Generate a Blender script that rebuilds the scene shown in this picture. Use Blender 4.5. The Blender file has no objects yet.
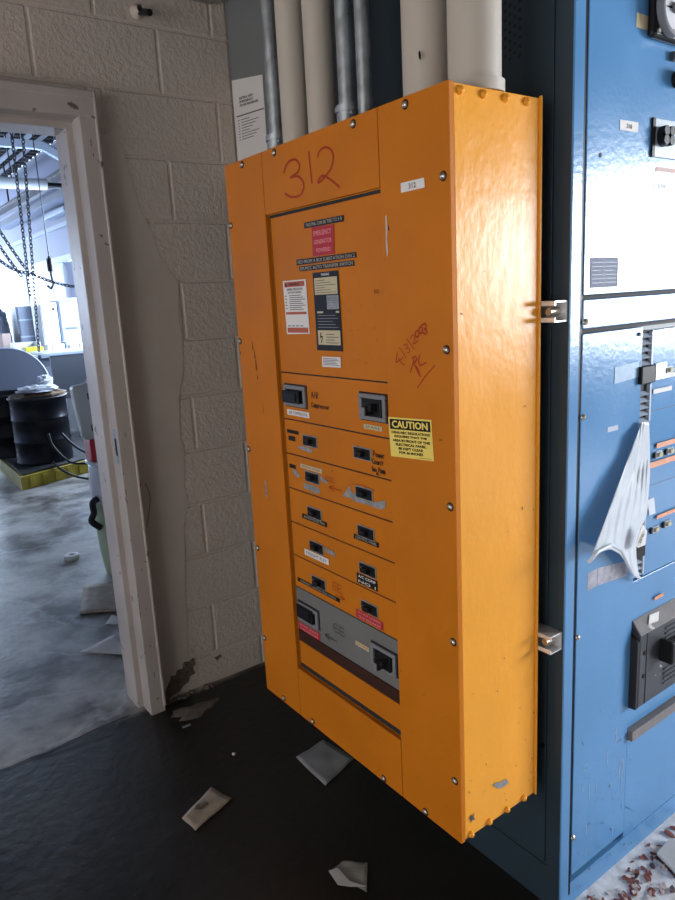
import bpy, bmesh, math, random
from mathutils import Vector, Matrix
random.seed(7)
S = bpy.context.scene
COL = S.collection

# ------------------------------------------------------------------ materials
def new_mat(name):
    m = bpy.data.materials.new(name); m.use_nodes = True
    nt = m.node_tree
    return m, nt, nt.nodes['Principled BSDF']

def mat(name, col, rough=.5, metal=0., spec=.5, var=.0, vscale=6., spots=None, sscale=40., sthr=.72,
        bump=0., bscale=60., rvar=0., alpha=1., trans=0., stretch=None):
    m, nt, b = new_mat(name)
    N = nt.nodes; L = nt.links
    b.inputs['Roughness'].default_value = rough
    b.inputs['Metallic'].default_value = metal
    b.inputs['Specular IOR Level'].default_value = spec
    b.inputs['Base Color'].default_value = (*col, 1)
    tc = N.new('ShaderNodeTexCoord'); vec = tc.outputs['Object']
    if stretch:
        mp = N.new('ShaderNodeMapping'); mp.inputs['Scale'].default_value = stretch
        L.new(vec, mp.inputs['Vector']); vec = mp.outputs['Vector']
    cur = None
    if var or rvar:
        n = N.new('ShaderNodeTexNoise'); n.inputs['Scale'].default_value = vscale; n.inputs['Detail'].default_value = 6
        L.new(vec, n.inputs['Vector'])
        if var:
            r = N.new('ShaderNodeValToRGB')
            r.color_ramp.elements[0].position = .3; r.color_ramp.elements[1].position = .7
            r.color_ramp.elements[0].color = (*[max(0, c*(1-var)) for c in col], 1)
            r.color_ramp.elements[1].color = (*[min(1, c*(1+var)) for c in col], 1)
            L.new(n.outputs['Fac'], r.inputs['Fac']); cur = r.outputs['Color']
        if rvar:
            mr = N.new('ShaderNodeMapRange'); mr.inputs['To Min'].default_value = max(.02, rough-rvar)
            mr.inputs['To Max'].default_value = min(1, rough+rvar)
            mr.inputs['From Min'].default_value = .3; mr.inputs['From Max'].default_value = .7
            L.new(n.outputs['Fac'], mr.inputs['Value']); L.new(mr.outputs['Result'], b.inputs['Roughness'])
    if spots:
        n2 = N.new('ShaderNodeTexNoise'); n2.inputs['Scale'].default_value = sscale; n2.inputs['Detail'].default_value = 3
        L.new(vec, n2.inputs['Vector'])
        r2 = N.new('ShaderNodeValToRGB')
        r2.color_ramp.elements[0].position = sthr; r2.color_ramp.elements[1].position = sthr+.04
        r2.color_ramp.elements[0].color = (0, 0, 0, 1); r2.color_ramp.elements[1].color = (1, 1, 1, 1)
        L.new(n2.outputs['Fac'], r2.inputs['Fac'])
        mx = N.new('ShaderNodeMixRGB'); mx.inputs['Color1'].default_value = (*col, 1)
        mx.inputs['Color2'].default_value = (*spots, 1)
        if cur: L.new(cur, mx.inputs['Color1'])
        L.new(r2.outputs['Color'], mx.inputs['Fac']); cur = mx.outputs['Color']
    if cur: L.new(cur, b.inputs['Base Color'])
    if bump:
        n3 = N.new('ShaderNodeTexNoise'); n3.inputs['Scale'].default_value = bscale; n3.inputs['Detail'].default_value = 5
        L.new(vec, n3.inputs['Vector'])
        bp = N.new('ShaderNodeBump'); bp.inputs['Strength'].default_value = bump; bp.inputs['Distance'].default_value = .01
        L.new(n3.outputs['Fac'], bp.inputs['Height']); L.new(bp.outputs['Normal'], b.inputs['Normal'])
    if alpha < 1: b.inputs['Alpha'].default_value = alpha
    if trans: b.inputs['Transmission Weight'].default_value = trans
    return m

M = {}
M['orange'] = mat('orange_paint_shaded', (.53, .157, .007), .5, spec=.15, var=.07, vscale=5, spots=(.16, .06, .02), sscale=34, sthr=.745, bump=.05, bscale=25, rvar=.05)  # panel front: darker copy of the orange, its shade painted in
M['orange_lit'] = mat('orange_paint_lit', (.86, .35, .032), .26, spec=.22, var=.05, vscale=7, spots=(.22, .10, .04), sscale=30, sthr=.755, bump=.10, bscale=40, rvar=.04, stretch=(1, 1, .6))  # panel side: lighter copy of the same orange, window light painted in
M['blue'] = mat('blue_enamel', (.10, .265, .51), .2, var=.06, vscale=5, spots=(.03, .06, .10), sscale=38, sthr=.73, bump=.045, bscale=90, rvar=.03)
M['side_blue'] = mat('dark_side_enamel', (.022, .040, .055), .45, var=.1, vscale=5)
M['block'] = mat('block_paint', (.56, .475, .41), .55, var=.06, vscale=3, bump=.6, bscale=70)
M['plaster'] = mat('plaster_paint', (.54, .46, .395), .5, var=.07, vscale=4, bump=.12, bscale=20)
M['frame'] = mat('frame_paint', (.44, .39, .36), .4, var=.10, vscale=5, spots=(.15, .10, .08), sscale=20, sthr=.675, bump=.12, bscale=25)
M['crumble'] = mat('crumbled_block', (.13, .10, .078), .9, var=.4, vscale=40, bump=.9, bscale=70)
M['grey_wall'] = mat('grey_wall_paint', (.17, .18, .185), .45, var=.06, vscale=3)
M['white_pipe'] = mat('painted_pipe', (.50, .44, .375), .42, var=.06, vscale=5, spots=(.2, .16, .13), sscale=20, sthr=.76, stretch=(1, 1, .3))
M['galv'] = mat('galvanised_steel', (.42, .45, .47), .38, .85, var=.25, vscale=30, rvar=.12)
M['steel'] = mat('bright_steel', (.78, .78, .80), .35, .5, var=.1, vscale=40)
M['screw'] = mat('screw_metal', (.55, .5, .42), .3, .9)
M['black'] = mat('black_plastic', (.010, .010, .011), .4, spec=.2)
M['dark'] = mat('dark_recess', (.01, .01, .012), .7)
M['darkbrown'] = mat('brown_paint', (.045, .018, .012), .5, spec=.15, var=.1)
M['greyplate'] = mat('grey_plate_paint', (.16, .155, .15), .5, spec=.15, var=.07, vscale=9, spots=(.3, .3, .3), sscale=60, sthr=.74)
M['greybezel'] = mat('grey_bezel', (.20, .20, .215), .4, spec=.15)
M['bare'] = mat('scraped_metal', (.30, .30, .31), .45, .3, var=.3, vscale=60)
M['white'] = mat('white_label', (.72, .69, .67), .5, spec=.15)
M['cream'] = mat('cream_label', (.55, .47, .30), .5, spec=.15, var=.06, vscale=30)
M['red'] = mat('red_label', (.42, .03, .045), .45, spec=.15)
M['warnred'] = mat('warning_red', (.42, .08, .03), .5)
M['yellow_label'] = mat('yellow_label', (.82, .62, .12), .45)
M['tape_text'] = mat('tape_lettering', (.45, .40, .32), .5)
M['pink_text'] = mat('pink_lettering', (.75, .32, .30), .5)
M['ink'] = mat('black_ink', (.015, .012, .012), .5, spec=.15)
M['redink'] = mat('red_marker', (.35, .035, .008), .5, spec=.15)
M['orange_label'] = mat('orange_label', (.72, .30, .17), .5, var=.15, vscale=40)
M['paper'] = mat('paper', (.55, .53, .51), .7, var=.08, vscale=12)
M['papergrey'] = mat('grey_paper', (.26, .265, .27), .6, var=.1, vscale=12)
M['paperbrown'] = mat('soiled_paper', (.34, .28, .215), .75, var=.2, vscale=25)
M['bag'] = mat('plastic_film', (.80, .84, .90), .25, var=.08, vscale=15, alpha=.72)
M['film'] = mat('clear_film', (.45, .43, .38), .15, var=.2, vscale=20, alpha=.55)
M['dustmetal'] = mat('dusty_black_metal', (.045, .045, .055), .4, var=.2, vscale=15, spots=(.6, .6, .62), sscale=30, sthr=.70)
M['dusttop'] = mat('dust_layer', (.20, .18, .18), .8, var=.15, vscale=25, spots=(.6, .58, .58), sscale=22, sthr=.64)
M['chip_red'] = mat('red_paint_flake', (.22, .06, .045), .7, var=.3, vscale=40)
M['chip_white'] = mat('pale_paint_flake', (.62, .50, .47), .7, var=.15, vscale=40)
M['chip_dark'] = mat('dark_paint_flake', (.06, .03, .03), .7)
M['drum'] = mat('black_drum_paint', (.006, .006, .008), .3, spec=.25)
M['pallet'] = mat('yellow_polyethylene', (.36, .28, .02), .5, var=.12, vscale=8)
M['deckgrate'] = mat('black_deck', (.012, .012, .014), .6)
M['offwhite'] = mat('offwhite_plastic', (.52, .54, .47), .4)
M['redplastic'] = mat('red_plastic', (.45, .012, .02), .35)
M['tank'] = mat('milky_green_plastic', (.52, .62, .36), .4)
M['tankw'] = mat('milky_white_plastic', (.66, .68, .68), .4)
M['rubber'] = mat('black_rubber', (.01, .01, .01), .5)
M['tabletop_grey'] = mat('tabletop_grey', (.085, .095, .13), .5)
M['darkgrey'] = mat('dark_grey_laminate', (.045, .052, .065), .5)
M['palegrey'] = mat('pale_grey_enamel', (.40, .46, .55), .4)
M['midgrey'] = mat('mid_grey_enamel', (.22, .25, .31), .45)
M['cardboard'] = mat('cardboard', (.50, .36, .30), .7)
M['farwall'] = mat('far_wall_paint', (.40, .42, .54), .6, var=.04, vscale=1)
M['joist'] = mat('joist_paint', (.52, .58, .66), .5)
M['roofdeck'] = mat('roof_deck', (.022, .02, .022), .7, var=.5, vscale=2)
M['ceiling'] = mat('ceiling_paint', (.12, .12, .12), .8)
M['plainwall'] = mat('plain_wall_paint', (.24, .22, .20), .7)
M['winframe'] = mat('window_frame_paint', (.45, .5, .58), .5)
M['chain'] = mat('dark_chain_steel', (.06, .06, .07), .4, .6)
M['rag'] = mat('pale_rag', (.75, .78, .82), .8, var=.15, vscale=20)
M['ragbrown'] = mat('brown_rag', (.24, .16, .10), .8, var=.3, vscale=20)
M['ylwtray'] = mat('yellow_tray', (.60, .48, .04), .4)
M['dialface'] = mat('dial_face', (.62, .62, .66), .45)

def glass_mat():
    m, nt, b = new_mat('window_glass')
    b.inputs['Base Color'].default_value = (1, 1, 1, 1); b.inputs['Roughness'].default_value = 0
    b.inputs['Alpha'].default_value = .12
    return m
M['glass'] = glass_mat()

def floor_mat():
    m, nt, b = new_mat('floor_concrete'); N = nt.nodes; L = nt.links
    geo = N.new('ShaderNodeTexCoord'); sep = N.new('ShaderNodeSeparateXYZ'); L.new(geo.outputs['Object'], sep.inputs[0])
    n = N.new('ShaderNodeTexNoise'); n.inputs['Scale'].default_value = 2.2; n.inputs['Detail'].default_value = 9; n.inputs['Roughness'].default_value = .62
    L.new(geo.outputs['Object'], n.inputs['Vector'])
    n2 = N.new('ShaderNodeTexNoise'); n2.inputs['Scale'].default_value = 28; n2.inputs['Detail'].default_value = 6
    L.new(geo.outputs['Object'], n2.inputs['Vector'])
    def math_(op, a, b_, clamp=False):
        x = N.new('ShaderNodeMath'); x.operation = op; x.use_clamp = clamp
        for i, v in enumerate((a, b_)):
            if isinstance(v, (int, float)): x.inputs[i].default_value = v
            else: L.new(v, x.inputs[i])
        return x.outputs[0]
    def ramp(f, p0, p1, c0, c1):
        r = N.new('ShaderNodeValToRGB'); r.color_ramp.elements[0].position = p0; r.color_ramp.elements[1].position = p1
        r.color_ramp.elements[0].color = (*c0, 1); r.color_ramp.elements[1].color = (*c1, 1); L.new(f, r.inputs['Fac']); return r.outputs['Color']
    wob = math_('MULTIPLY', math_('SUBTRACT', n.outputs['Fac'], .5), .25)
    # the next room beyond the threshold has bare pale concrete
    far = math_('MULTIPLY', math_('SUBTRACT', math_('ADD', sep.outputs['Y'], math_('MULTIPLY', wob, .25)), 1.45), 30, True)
    # plaster dust by the switchgear; window-lit and cabinet-shaded floor painted into the tones
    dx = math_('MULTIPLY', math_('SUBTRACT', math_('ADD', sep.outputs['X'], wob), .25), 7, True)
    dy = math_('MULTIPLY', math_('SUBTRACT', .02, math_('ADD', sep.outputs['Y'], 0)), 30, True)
    dust = math_('MAXIMUM', math_('MULTIPLY', dx, dy), math_('MULTIPLY', math_('SUBTRACT', -.12, math_('ADD', sep.outputs['Y'], wob)), 6, True))  # strip reaching out of view is made pale to bounce light onto the wall
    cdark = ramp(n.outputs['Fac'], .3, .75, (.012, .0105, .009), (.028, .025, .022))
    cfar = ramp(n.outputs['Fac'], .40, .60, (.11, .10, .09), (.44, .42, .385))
    cdust_lit = ramp(n2.outputs['Fac'], .35, .65, (.60, .575, .585), (.88, .86, .87))
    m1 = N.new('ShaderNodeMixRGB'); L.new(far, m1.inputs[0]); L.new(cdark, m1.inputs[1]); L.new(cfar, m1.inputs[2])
    m2 = N.new('ShaderNodeMixRGB'); L.new(dust, m2.inputs[0]); L.new(m1.outputs[0], m2.inputs[1]); L.new(cdust_lit, m2.inputs[2])
    # limescale tide marks from dried puddles
    w = N.new('ShaderNodeTexNoise'); w.inputs['Scale'].default_value = 1.6; w.inputs['Detail'].default_value = 5
    L.new(geo.outputs['Object'], w.inputs['Vector'])
    band = math_('MULTIPLY', math_('SUBTRACT', 1, math_('MULTIPLY', math_('ABSOLUTE', math_('SUBTRACT', w.outputs['Fac'], .50), 0), 55)), 1, True)
    band = math_('MULTIPLY', math_('MULTIPLY', band, far), n2.outputs['Fac'])
    band = math_('MULTIPLY', band, .55)
    m3 = N.new('ShaderNodeMixRGB'); L.new(band, m3.inputs[0]); L.new(m2.outputs[0], m3.inputs[1]); m3.inputs[2].default_value = (.62, .62, .62, 1)
    L.new(m3.outputs[0], b.inputs['Base Color'])
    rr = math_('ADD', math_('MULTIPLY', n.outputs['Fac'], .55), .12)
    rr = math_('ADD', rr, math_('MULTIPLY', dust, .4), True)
    L.new(rr, b.inputs['Roughness']); b.inputs['Specular IOR Level'].default_value = .32
    bp = N.new('ShaderNodeBump'); bp.inputs['Strength'].default_value = .22; bp.inputs['Distance'].default_value = .01
    L.new(n2.outputs['Fac'], bp.inputs['Height']); L.new(bp.outputs['Normal'], b.inputs['Normal'])
    return m
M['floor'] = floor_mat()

# ------------------------------------------------------------------ mesh helpers
class MB:
    def __init__(s): s.v = []; s.f = []; s.sm = []
    def add(s, vs, fs, smooth=False):
        o = len(s.v); s.v += [tuple(p) for p in vs]
        for f in fs: s.f.append(tuple(i+o for i in f)); s.sm.append(smooth)
        return s
    def box(s, x0, x1, y0, y1, z0, z1):
        x0, x1 = sorted((x0, x1)); y0, y1 = sorted((y0, y1)); z0, z1 = sorted((z0, z1))
        return s.add([(x0, y0, z0), (x1, y0, z0), (x1, y1, z0), (x0, y1, z0), (x0, y0, z1), (x1, y0, z1), (x1, y1, z1), (x0, y1, z1)],
                     [(0, 3, 2, 1), (4, 5, 6, 7), (0, 1, 5, 4), (1, 2, 6, 5), (2, 3, 7, 6), (3, 0, 4, 7)])
    def cyl(s, p0, p1, r, r1=None, n=24, cap=True):
        p0 = Vector(p0); p1 = Vector(p1); r1 = r if r1 is None else r1
        d = (p1-p0).normalized(); a = d.orthogonal().normalized(); b = d.cross(a)
        vs = [p0+(a*math.cos(2*math.pi*i/n)+b*math.sin(2*math.pi*i/n))*r for i in range(n)]
        vs += [p1+(a*math.cos(2*math.pi*i/n)+b*math.sin(2*math.pi*i/n))*r1 for i in range(n)]
        s.add(vs, [(i, (i+1) % n, n+(i+1) % n, n+i) for i in range(n)], True)
        if cap:
            s.add(vs[:n], [tuple(range(n-1, -1, -1))]); s.add(vs[n:], [tuple(range(n))])
        return s
    def lathe(s, c, prof, n=40, axis=(0, 0, 1)):
        c = Vector(c); d = Vector(axis).normalized(); a = d.orthogonal().normalized(); b = d.cross(a)
        vs = []
        for r, z in prof:
            vs += [c+d*z+(a*math.cos(2*math.pi*i/n)+b*math.sin(2*math.pi*i/n))*r for i in range(n)]
        fs = []
        for k in range(len(prof)-1):
            fs += [(k*n+i, k*n+(i+1) % n, (k+1)*n+(i+1) % n, (k+1)*n+i) for i in range(n)]
        return s.add(vs, fs, True)
    def tube(s, pts, r, n=8, flat=None):
        pts = [Vector(p) for p in pts]; rings = []
        up = None
        for i, p in enumerate(pts):
            t = (pts[min(i+1, len(pts)-1)]-pts[max(i-1, 0)])
            t = t.normalized() if t.length > 1e-9 else Vector((0, 0, 1))
            if up is None: up = t.orthogonal().normalized()
            up = (up-t*up.dot(t)); up = up.normalized() if up.length > 1e-6 else t.orthogonal().normalized()
            b = t.cross(up)
            rings.append([p+(up*math.cos(2*math.pi*k/n)+b*math.sin(2*math.pi*k/n))*r for k in range(n)])
        vs = [v for rg in rings for v in rg]
        if flat is not None:   # squash along an axis: (axis index, value, factor)
            ax, val, fac = flat
            for v in vs: v[ax] = val+(v[ax]-val)*fac
        fs = [(k*n+i, k*n+(i+1) % n, (k+1)*n+(i+1) % n, (k+1)*n+i) for k in range(len(pts)-1) for i in range(n)]
        fs += [tuple(range(n-1, -1, -1)), tuple(range((len(pts)-1)*n, len(pts)*n))]
        return s.add(vs, fs, True)
    def hose(s, pts, r, n=8):
        q = []
        for i in range(len(pts)-1):
            a, b = Vector(pts[i]), Vector(pts[i+1]); p_ = Vector(pts[max(i-1, 0)]); n_ = Vector(pts[min(i+2, len(pts)-1)])
            for k in range(6):
                t = k/6; q.append(.5*(2*a+(b-p_)*t+(2*p_-5*a+4*b-n_)*t*t+(3*a-p_-3*b+n_)*t**3))
        return s.tube(q+[pts[-1]], r, n)
    def prism(s, poly, off):
        """poly: 3-D outline; off: extrusion vector"""
        n = len(poly); o = Vector(off)
        vs = [Vector(p) for p in poly]+[Vector(p)+o for p in poly]
        return s.add(vs, [tuple(range(n)), tuple(range(2*n-1, n-1, -1))]+[(i, (i+1) % n, n+(i+1) % n, n+i)[::-1] for i in range(n)])

def prop(o, label=None, cat=None, group=None, kind=None):
    if label: o['label'] = label
    if cat: o['category'] = cat
    if group: o['group'] = group
    if kind: o['kind'] = kind
    return o

def obj(name, mb, m, parent=None, bevel=0, seg=2, origin=None, fix=True):
    me = bpy.data.meshes.new(name); me.from_pydata(mb.v, [], mb.f)
    me.polygons.foreach_set('use_smooth', mb.sm)
    if fix:
        bm = bmesh.new(); bm.from_mesh(me); bmesh.ops.recalc_face_normals(bm, faces=bm.faces); bm.to_mesh(me); bm.free()
    if isinstance(m, str): m = M[m]
    me.materials.append(m)
    o = bpy.data.objects.new(name, me); COL.objects.link(o)
    org = Vector(origin) if origin is not None else None
    pw = world_of(parent) if parent else Vector()
    if org is None:
        if parent: org = pw.copy()
        else:
            xs = [v.co for v in me.vertices]
            org = Vector(((min(c.x for c in xs)+max(c.x for c in xs))/2, (min(c.y for c in xs)+max(c.y for c in xs))/2, min(c.z for c in xs)))
            if name.split('_')[0] in ('floor', 'wall', 'ceiling'): org = Vector()
    me.transform(Matrix.Translation(-org))
    o.location = org-pw
    if parent: o.parent = parent
    if bevel:
        b = o.modifiers.new('bevel', 'BEVEL'); b.width = bevel; b.segments = seg; b.limit_method = 'ANGLE'; b.angle_limit = math.radians(40)
    return o

def world_of(o):
    p = Vector()
    while o: p += Vector(o.location); o = o.parent
    return p

def empty(name, loc, label=None, cat=None, group=None, parent=None):
    o = bpy.data.objects.new(name, None); COL.objects.link(o)
    o.location = Vector(loc)-(world_of(parent) if parent else Vector()); o.empty_display_size = .05
    if parent: o.parent = parent
    return prop(o, label, cat, group)

def struct(name, mb, m, **k):
    return prop(obj(name, mb, m, **k), kind='structure')

def copy_tree(o, delta=None, parent=None):
    c = o.copy(); COL.objects.link(c); c.parent = parent
    if delta is not None: c.location = Vector(o.location)+Vector(delta)
    for ch in list(o.children): copy_tree(ch, None, c)
    return c

_font_cache = {}
def text_verts(s):
    if s in _font_cache: return _font_cache[s]
    cu = bpy.data.curves.new('t', 'FONT'); cu.body = s; cu.size = 1; cu.align_x = 'LEFT'; cu.resolution_u = 2; cu.extrude = 0
    o = bpy.data.objects.new('t', cu); COL.objects.link(o)
    dg = bpy.context.evaluated_depsgraph_get(); me = bpy.data.meshes.new_from_object(o.evaluated_get(dg))
    vs = [v.co.copy() for v in me.vertices]; fs = [tuple(p.vertices) for p in me.polygons]
    bpy.data.objects.remove(o); bpy.data.curves.remove(cu); bpy.data.meshes.remove(me)
    _font_cache[s] = (vs, fs); return vs, fs

def put_text(mb, s, fn, u0, u1, v0, v1, bold=0):
    """fit text s into the box u0..u1 x v0..v1; fn(u, v) gives the 3-D point"""
    vs, fs = text_verts(s)
    if not vs: return
    xa = min(v.x for v in vs); xb = max(v.x for v in vs); ya = min(v.y for v in vs); yb = max(v.y for v in vs)
    reps = [(0, 0)] if not bold else [(0, 0), (bold, 0), (-bold, 0), (0, bold), (0, -bold)]
    for i, (bx, by) in enumerate(reps):
        mb.add([fn(u0+(v.x-xa)/(xb-xa)*(u1-u0)+bx, v0+(v.y-ya)/(yb-ya)*(v1-v0)+by, i*.00001) for v in vs], fs)

def stroke(mb, pts, r, fn):
    """pen stroke through (u, v) points on the surface fn"""
    P_ = []
    for i in range(len(pts)-1):
        a, b = pts[i], pts[i+1]
        p_ = pts[max(i-1, 0)]; n_ = pts[min(i+2, len(pts)-1)]
        for k in range(4):
            t = k/4
            q = [.5*((2*a[j])+(-p_[j]+b[j])*t+(2*p_[j]-5*a[j]+4*b[j]-n_[j])*t*t+(-p_[j]+3*a[j]-3*b[j]+n_[j])*t**3) for j in (0, 1)]
            P_.append(q)
    P_.append(pts[-1])
    for i in range(len(P_)-1):
        a = Vector(P_[i]); b = Vector(P_[i+1]); d = b-a
        if d.length < 1e-6: continue
        d.normalize(); n = Vector((-d.y, d.x))*r; e = d*r*.6
        q = [a-e+n, a-e-n, b+e-n, b+e+n]
        off = i % 7*.000012
        mb.add([fn(c.x, c.y, off) for c in q], [(0, 1, 2, 3)])

def crumple(x, y, z, rx, ry, rz, n=14, k=8, seed=1):
    rnd = random.Random(seed); m = MB(); vs = []
    for i in range(k+1):
        t = i/k
        for j in range(n):
            a = 2*math.pi*j/n; q = rnd.uniform(.78, 1.15)
            rr = math.cos(t*math.pi/2)**.6
            vs.append((x+math.cos(a)*rx*rr*q, y+math.sin(a)*ry*rr*q, z+rz*math.sin(t*math.pi/2)*rnd.uniform(.8, 1.15)))
    m.add(vs, [(i*n+j, i*n+(j+1) % n, (i+1)*n+(j+1) % n, (i+1)*n+j) for i in range(k) for j in range(n)])
    m.add(vs[-n:], [tuple(range(n))]); m.add(vs[:n], [tuple(range(n-1, -1, -1))])
    return m

# ================================================================== SETTING
CEIL = 3.8
fb = MB().add([(-6, -6, 0), (6, -6, 0), (6, 17, 0), (-6, 17, 0), (-6, -6, -.1), (6, -6, -.1), (6, 17, -.1), (-6, 17, -.1)],
              [(0, 1, 2, 3), (7, 6, 5, 4), (0, 4, 5, 1), (1, 5, 6, 2), (2, 6, 7, 3), (3, 7, 4, 0)])
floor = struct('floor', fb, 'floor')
cr = MB()
def ribbon(mb, pts, w, z=.0012):
    for i in range(len(pts)-1):
        a = Vector(pts[i]); b = Vector(pts[i+1]); d = (b-a).normalized(); n = Vector((-d.y, d.x))*w*(.6+.8*random.random())
        mb.add([(*(a+n), z), (*(a-n), z), (*(b-n), z), (*(b+n), z)], [(0, 1, 2, 3)])
def wig(a, b, n, amp):
    return [(a[0]+(b[0]-a[0])*i/n+random.uniform(-amp, amp), a[1]+(b[1]-a[1])*i/n+random.uniform(-amp, amp)) for i in range(n+1)]
ribbon(cr, wig((-1.05, 1.46), (-.52, 1.452), 9, .006)+wig((-.5, 1.46), (-.22, 1.485), 6, .004), .0035)
ribbon(cr, wig((-.58, 1.438), (-.3, 1.405), 7, .004), .002)
obj('crack', cr, 'dark', floor)

# block wall with the door opening (opening x -1.06..-.155, z 0..2.06)
OX0, OX1, OZ = -1.06, -.12, 2.09
wb = MB()
Y0, Y1 = 1.484, 1.615
wb.box(-4, OX0-.04, Y0, Y1, 0, CEIL); wb.box(OX1, .42, Y0, Y1, 0, CEIL); wb.box(OX0-.04, OX1, Y0, Y1, OZ, CEIL)
back = struct('wall_back', wb, 'block')
bl = MB()
def block(x0, x1, z0, z1):
    g = .0035
    a0, a1, b0, b1 = x0+g, x1-g, z0+g, z1-g
    if a1-a0 < .03 or b1-b0 < .02: return
    e = .0045
    bl.add([(a0, Y0, b0), (a1, Y0, b0), (a1, Y0, b1), (a0, Y0, b1), (a0+e, Y0-.004, b0+e), (a1-e, Y0-.004, b0+e), (a1-e, Y0-.004, b1-e), (a0+e, Y0-.004, b1-e)],
           [(4, 5, 6, 7), (0, 1, 5, 4), (1, 2, 6, 5), (2, 3, 7, 6), (3, 0, 4, 7)])
for k in range(-1, 19):
    z0 = .128+.2042*k; z1 = z0+.2042
    if z0 > CEIL-.05: break
    z0 = max(z0, 0); z1 = min(z1, CEIL)
    j0 = .149 if k % 2 == 0 else -.054
    n = -11
    while j0+.406*n < .42:
        x0 = max(j0+.406*n, -4); x1 = min(j0+.406*(n+1), .418)
        n += 1
        if x1 <= -4: continue
        for (a, b, c, d) in ([(x0, x1, z0, z1)] if z0 >= 2.14 else [(x0, min(x1, OX0-.1), z0, z1), (max(x0, -.1), x1, z0, z1)] if z1 <= 2.14 else [(x0, min(x1, OX0-.1), z0, z1), (max(x0, -.1), x1, z0, z1), (max(x0, OX0-.1), min(x1, -.1), 2.14, z1)]):
            if b > a: block(a, b, c, d)
obj('block_face', bl, 'block', back)
# smooth plaster beside the door frame, ragged right edge
edge = [(-.10, 2.0), (-.03, 2.05), (-.005, 1.97), (.03, 1.80), (.06, 1.73), (.085, 1.64), (.14, 1.56), (.13, 1.45), (.135, 1.36), (.128, 1.25), (.10, 1.15),
        (.09, 1.0), (.10, .95), (.085, .82), (.095, .75), (.07, .68), (.06, .55), (.045, .42), (.045, .33), (.03, .2), (.035, .135), (.0, .13), (-.02, .10), (-.055, .075), (-.03, .05), (-.10, .03)]
pl = MB(); pl.prism([(x, 1.477, z) for x, z in [(-.101, 2.0)]+edge[1:]+[(-.101, .03)]], (0, .01, 0))
obj('plaster_patch', pl, 'plaster', back, bevel=.003)
ch = MB(); ch.prism([(x, 1.4765, z) for x, z in [(-.055, .078), (-.048, .098), (-.03, .092), (-.022, .112), (.0, .106), (.012, .13), (.034, .124), (.052, .134), (.058, .108), (.044, .098), (.05, .07), (.028, .064), (.02, .042), (.0, .038), (-.02, .018), (-.05, .014), (-.07, .002), (-.098, .0), (-.098, .035), (-.085, .03), (-.07, .055)]], (0, .009, 0))
obj('crumbled_patch', ch, 'crumble', back, bevel=.002)
ch = MB()
for i in range(14):
    x = -.09+random.random()*.2; z = .002; r = .004+random.random()*.01
    ch.lathe((x, 1.455+random.random()*.02, 0), [(r, 0), (r*.8, r*.5), (0.0001, r*.8)], n=6)
obj('crumbs', ch, 'crumble', back, fix=True)
ch = MB(); ch.prism([(x, 1.4785, z) for x, z in [(.14, .103), (.165, .108), (.17, .098), (.155, .09), (.148, .085)]], (0, .006, 0))
obj('chipped_hole', ch, 'crumble', back)
ln = MB()
stroke(ln, [(-.06, .86), (-.05, .80), (-.075, .70)], .0015, lambda u, v, o: (u, 1.4765-o, v))
obj('hairline_crack', ln, 'crumble', back)
# anchor stub and bracket high on the block wall
st = empty('anchor_stub', (.09, 1.48, 2.40), 'short black anchor stub sticking out of the block wall high above the door frame', 'wall anchor')
obj('sleeve', MB().lathe((.09, 1.482, 2.41), [(.024, 0), (.022, .006), (.013, .02), (.012, .035)], axis=(0, -1, 0)), 'plaster', st)
obj('rod', MB().cyl((.09, 1.48, 2.41), (.10, 1.40, 2.385), .010, n=14), 'black', st)
prop(obj('wall_bracket', MB().box(.225, .36, 1.43, 1.48, 2.478, 2.50).box(.225, .36, 1.475, 1.48, 2.478, 2.60), 'galv', bevel=.002), 'grey metal bracket fixed to the block wall near the top right corner', 'bracket')

# door frame
door = empty('door_1', (-.6, 1.5, 0)); door['kind'] = 'structure'
def framepiece(mb):
    return mb
def frame_profile_jamb(xi, sgn):
    # xi: reveal face x; sgn=+1: wall lies to +x
    return MB().box(xi, xi+.056*sgn, 1.42, 1.486, 0, 2.09).box(xi+.001*sgn, xi+.03*sgn, 1.485, 1.62, 0, 2.085).box(xi-.020*sgn, xi+.02*sgn, 1.500, 1.621, 0, 2.08)
obj('door_jamb', frame_profile_jamb(-.158, 1), 'frame', door, bevel=.003)
obj('door_jamb', frame_profile_jamb(-1.06, -1), 'frame', door, bevel=.003)
obj('door_head', MB().box(-1.118, -.10, 1.4185, 1.486, 2.06, 2.135).box(-1.118, -.101, 1.485, 1.62, 2.058, 2.09).box(-1.118, -.102, 1.4985, 1.6215, 2.04, 2.07), 'frame', door, bevel=.003)
obj('backband', MB().box(-1.122, -.106, 1.416, 1.484, 2.112, 2.138).box(-.110, -.098, 1.416, 1.484, .02, 2.138), 'frame', door, bevel=.005, seg=3)
obj('strike_plate', MB().box(-.1595, -.157, 1.428, 1.462, .955, 1.075), 'galv', door, bevel=.001)
obj('strike_slot', MB().box(-.1602, -.159, 1.436, 1.452, .985, 1.045), 'dark', door)
rg = MB()
for i in range(26):
    z = random.uniform(.05, 1.1) if i < 18 else random.uniform(1.1, 2.); y = 1.4195
    x = random.choice([-.155, -.13, -.104])+random.uniform(-.003, .003); h = random.uniform(.004, .03)
    rg.add([(x-.0012, y, z), (x+.0012, y, z+.002), (x+.001, y, z+h), (x-.0014, y, z+h*.8)], [(0, 1, 2, 3)])
obj('paint_chip', rg, 'crumble', door)
# chipped paint edge between frame and plaster
rg = MB(); pts = [(-.094+random.uniform(-.004, .004), z/40) for z in range(2, 78)]
stroke(rg, pts, .0018, lambda u, v, o: (u, 1.4755-o, v))
obj('joint_crack', rg, 'crumble', back)

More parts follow.
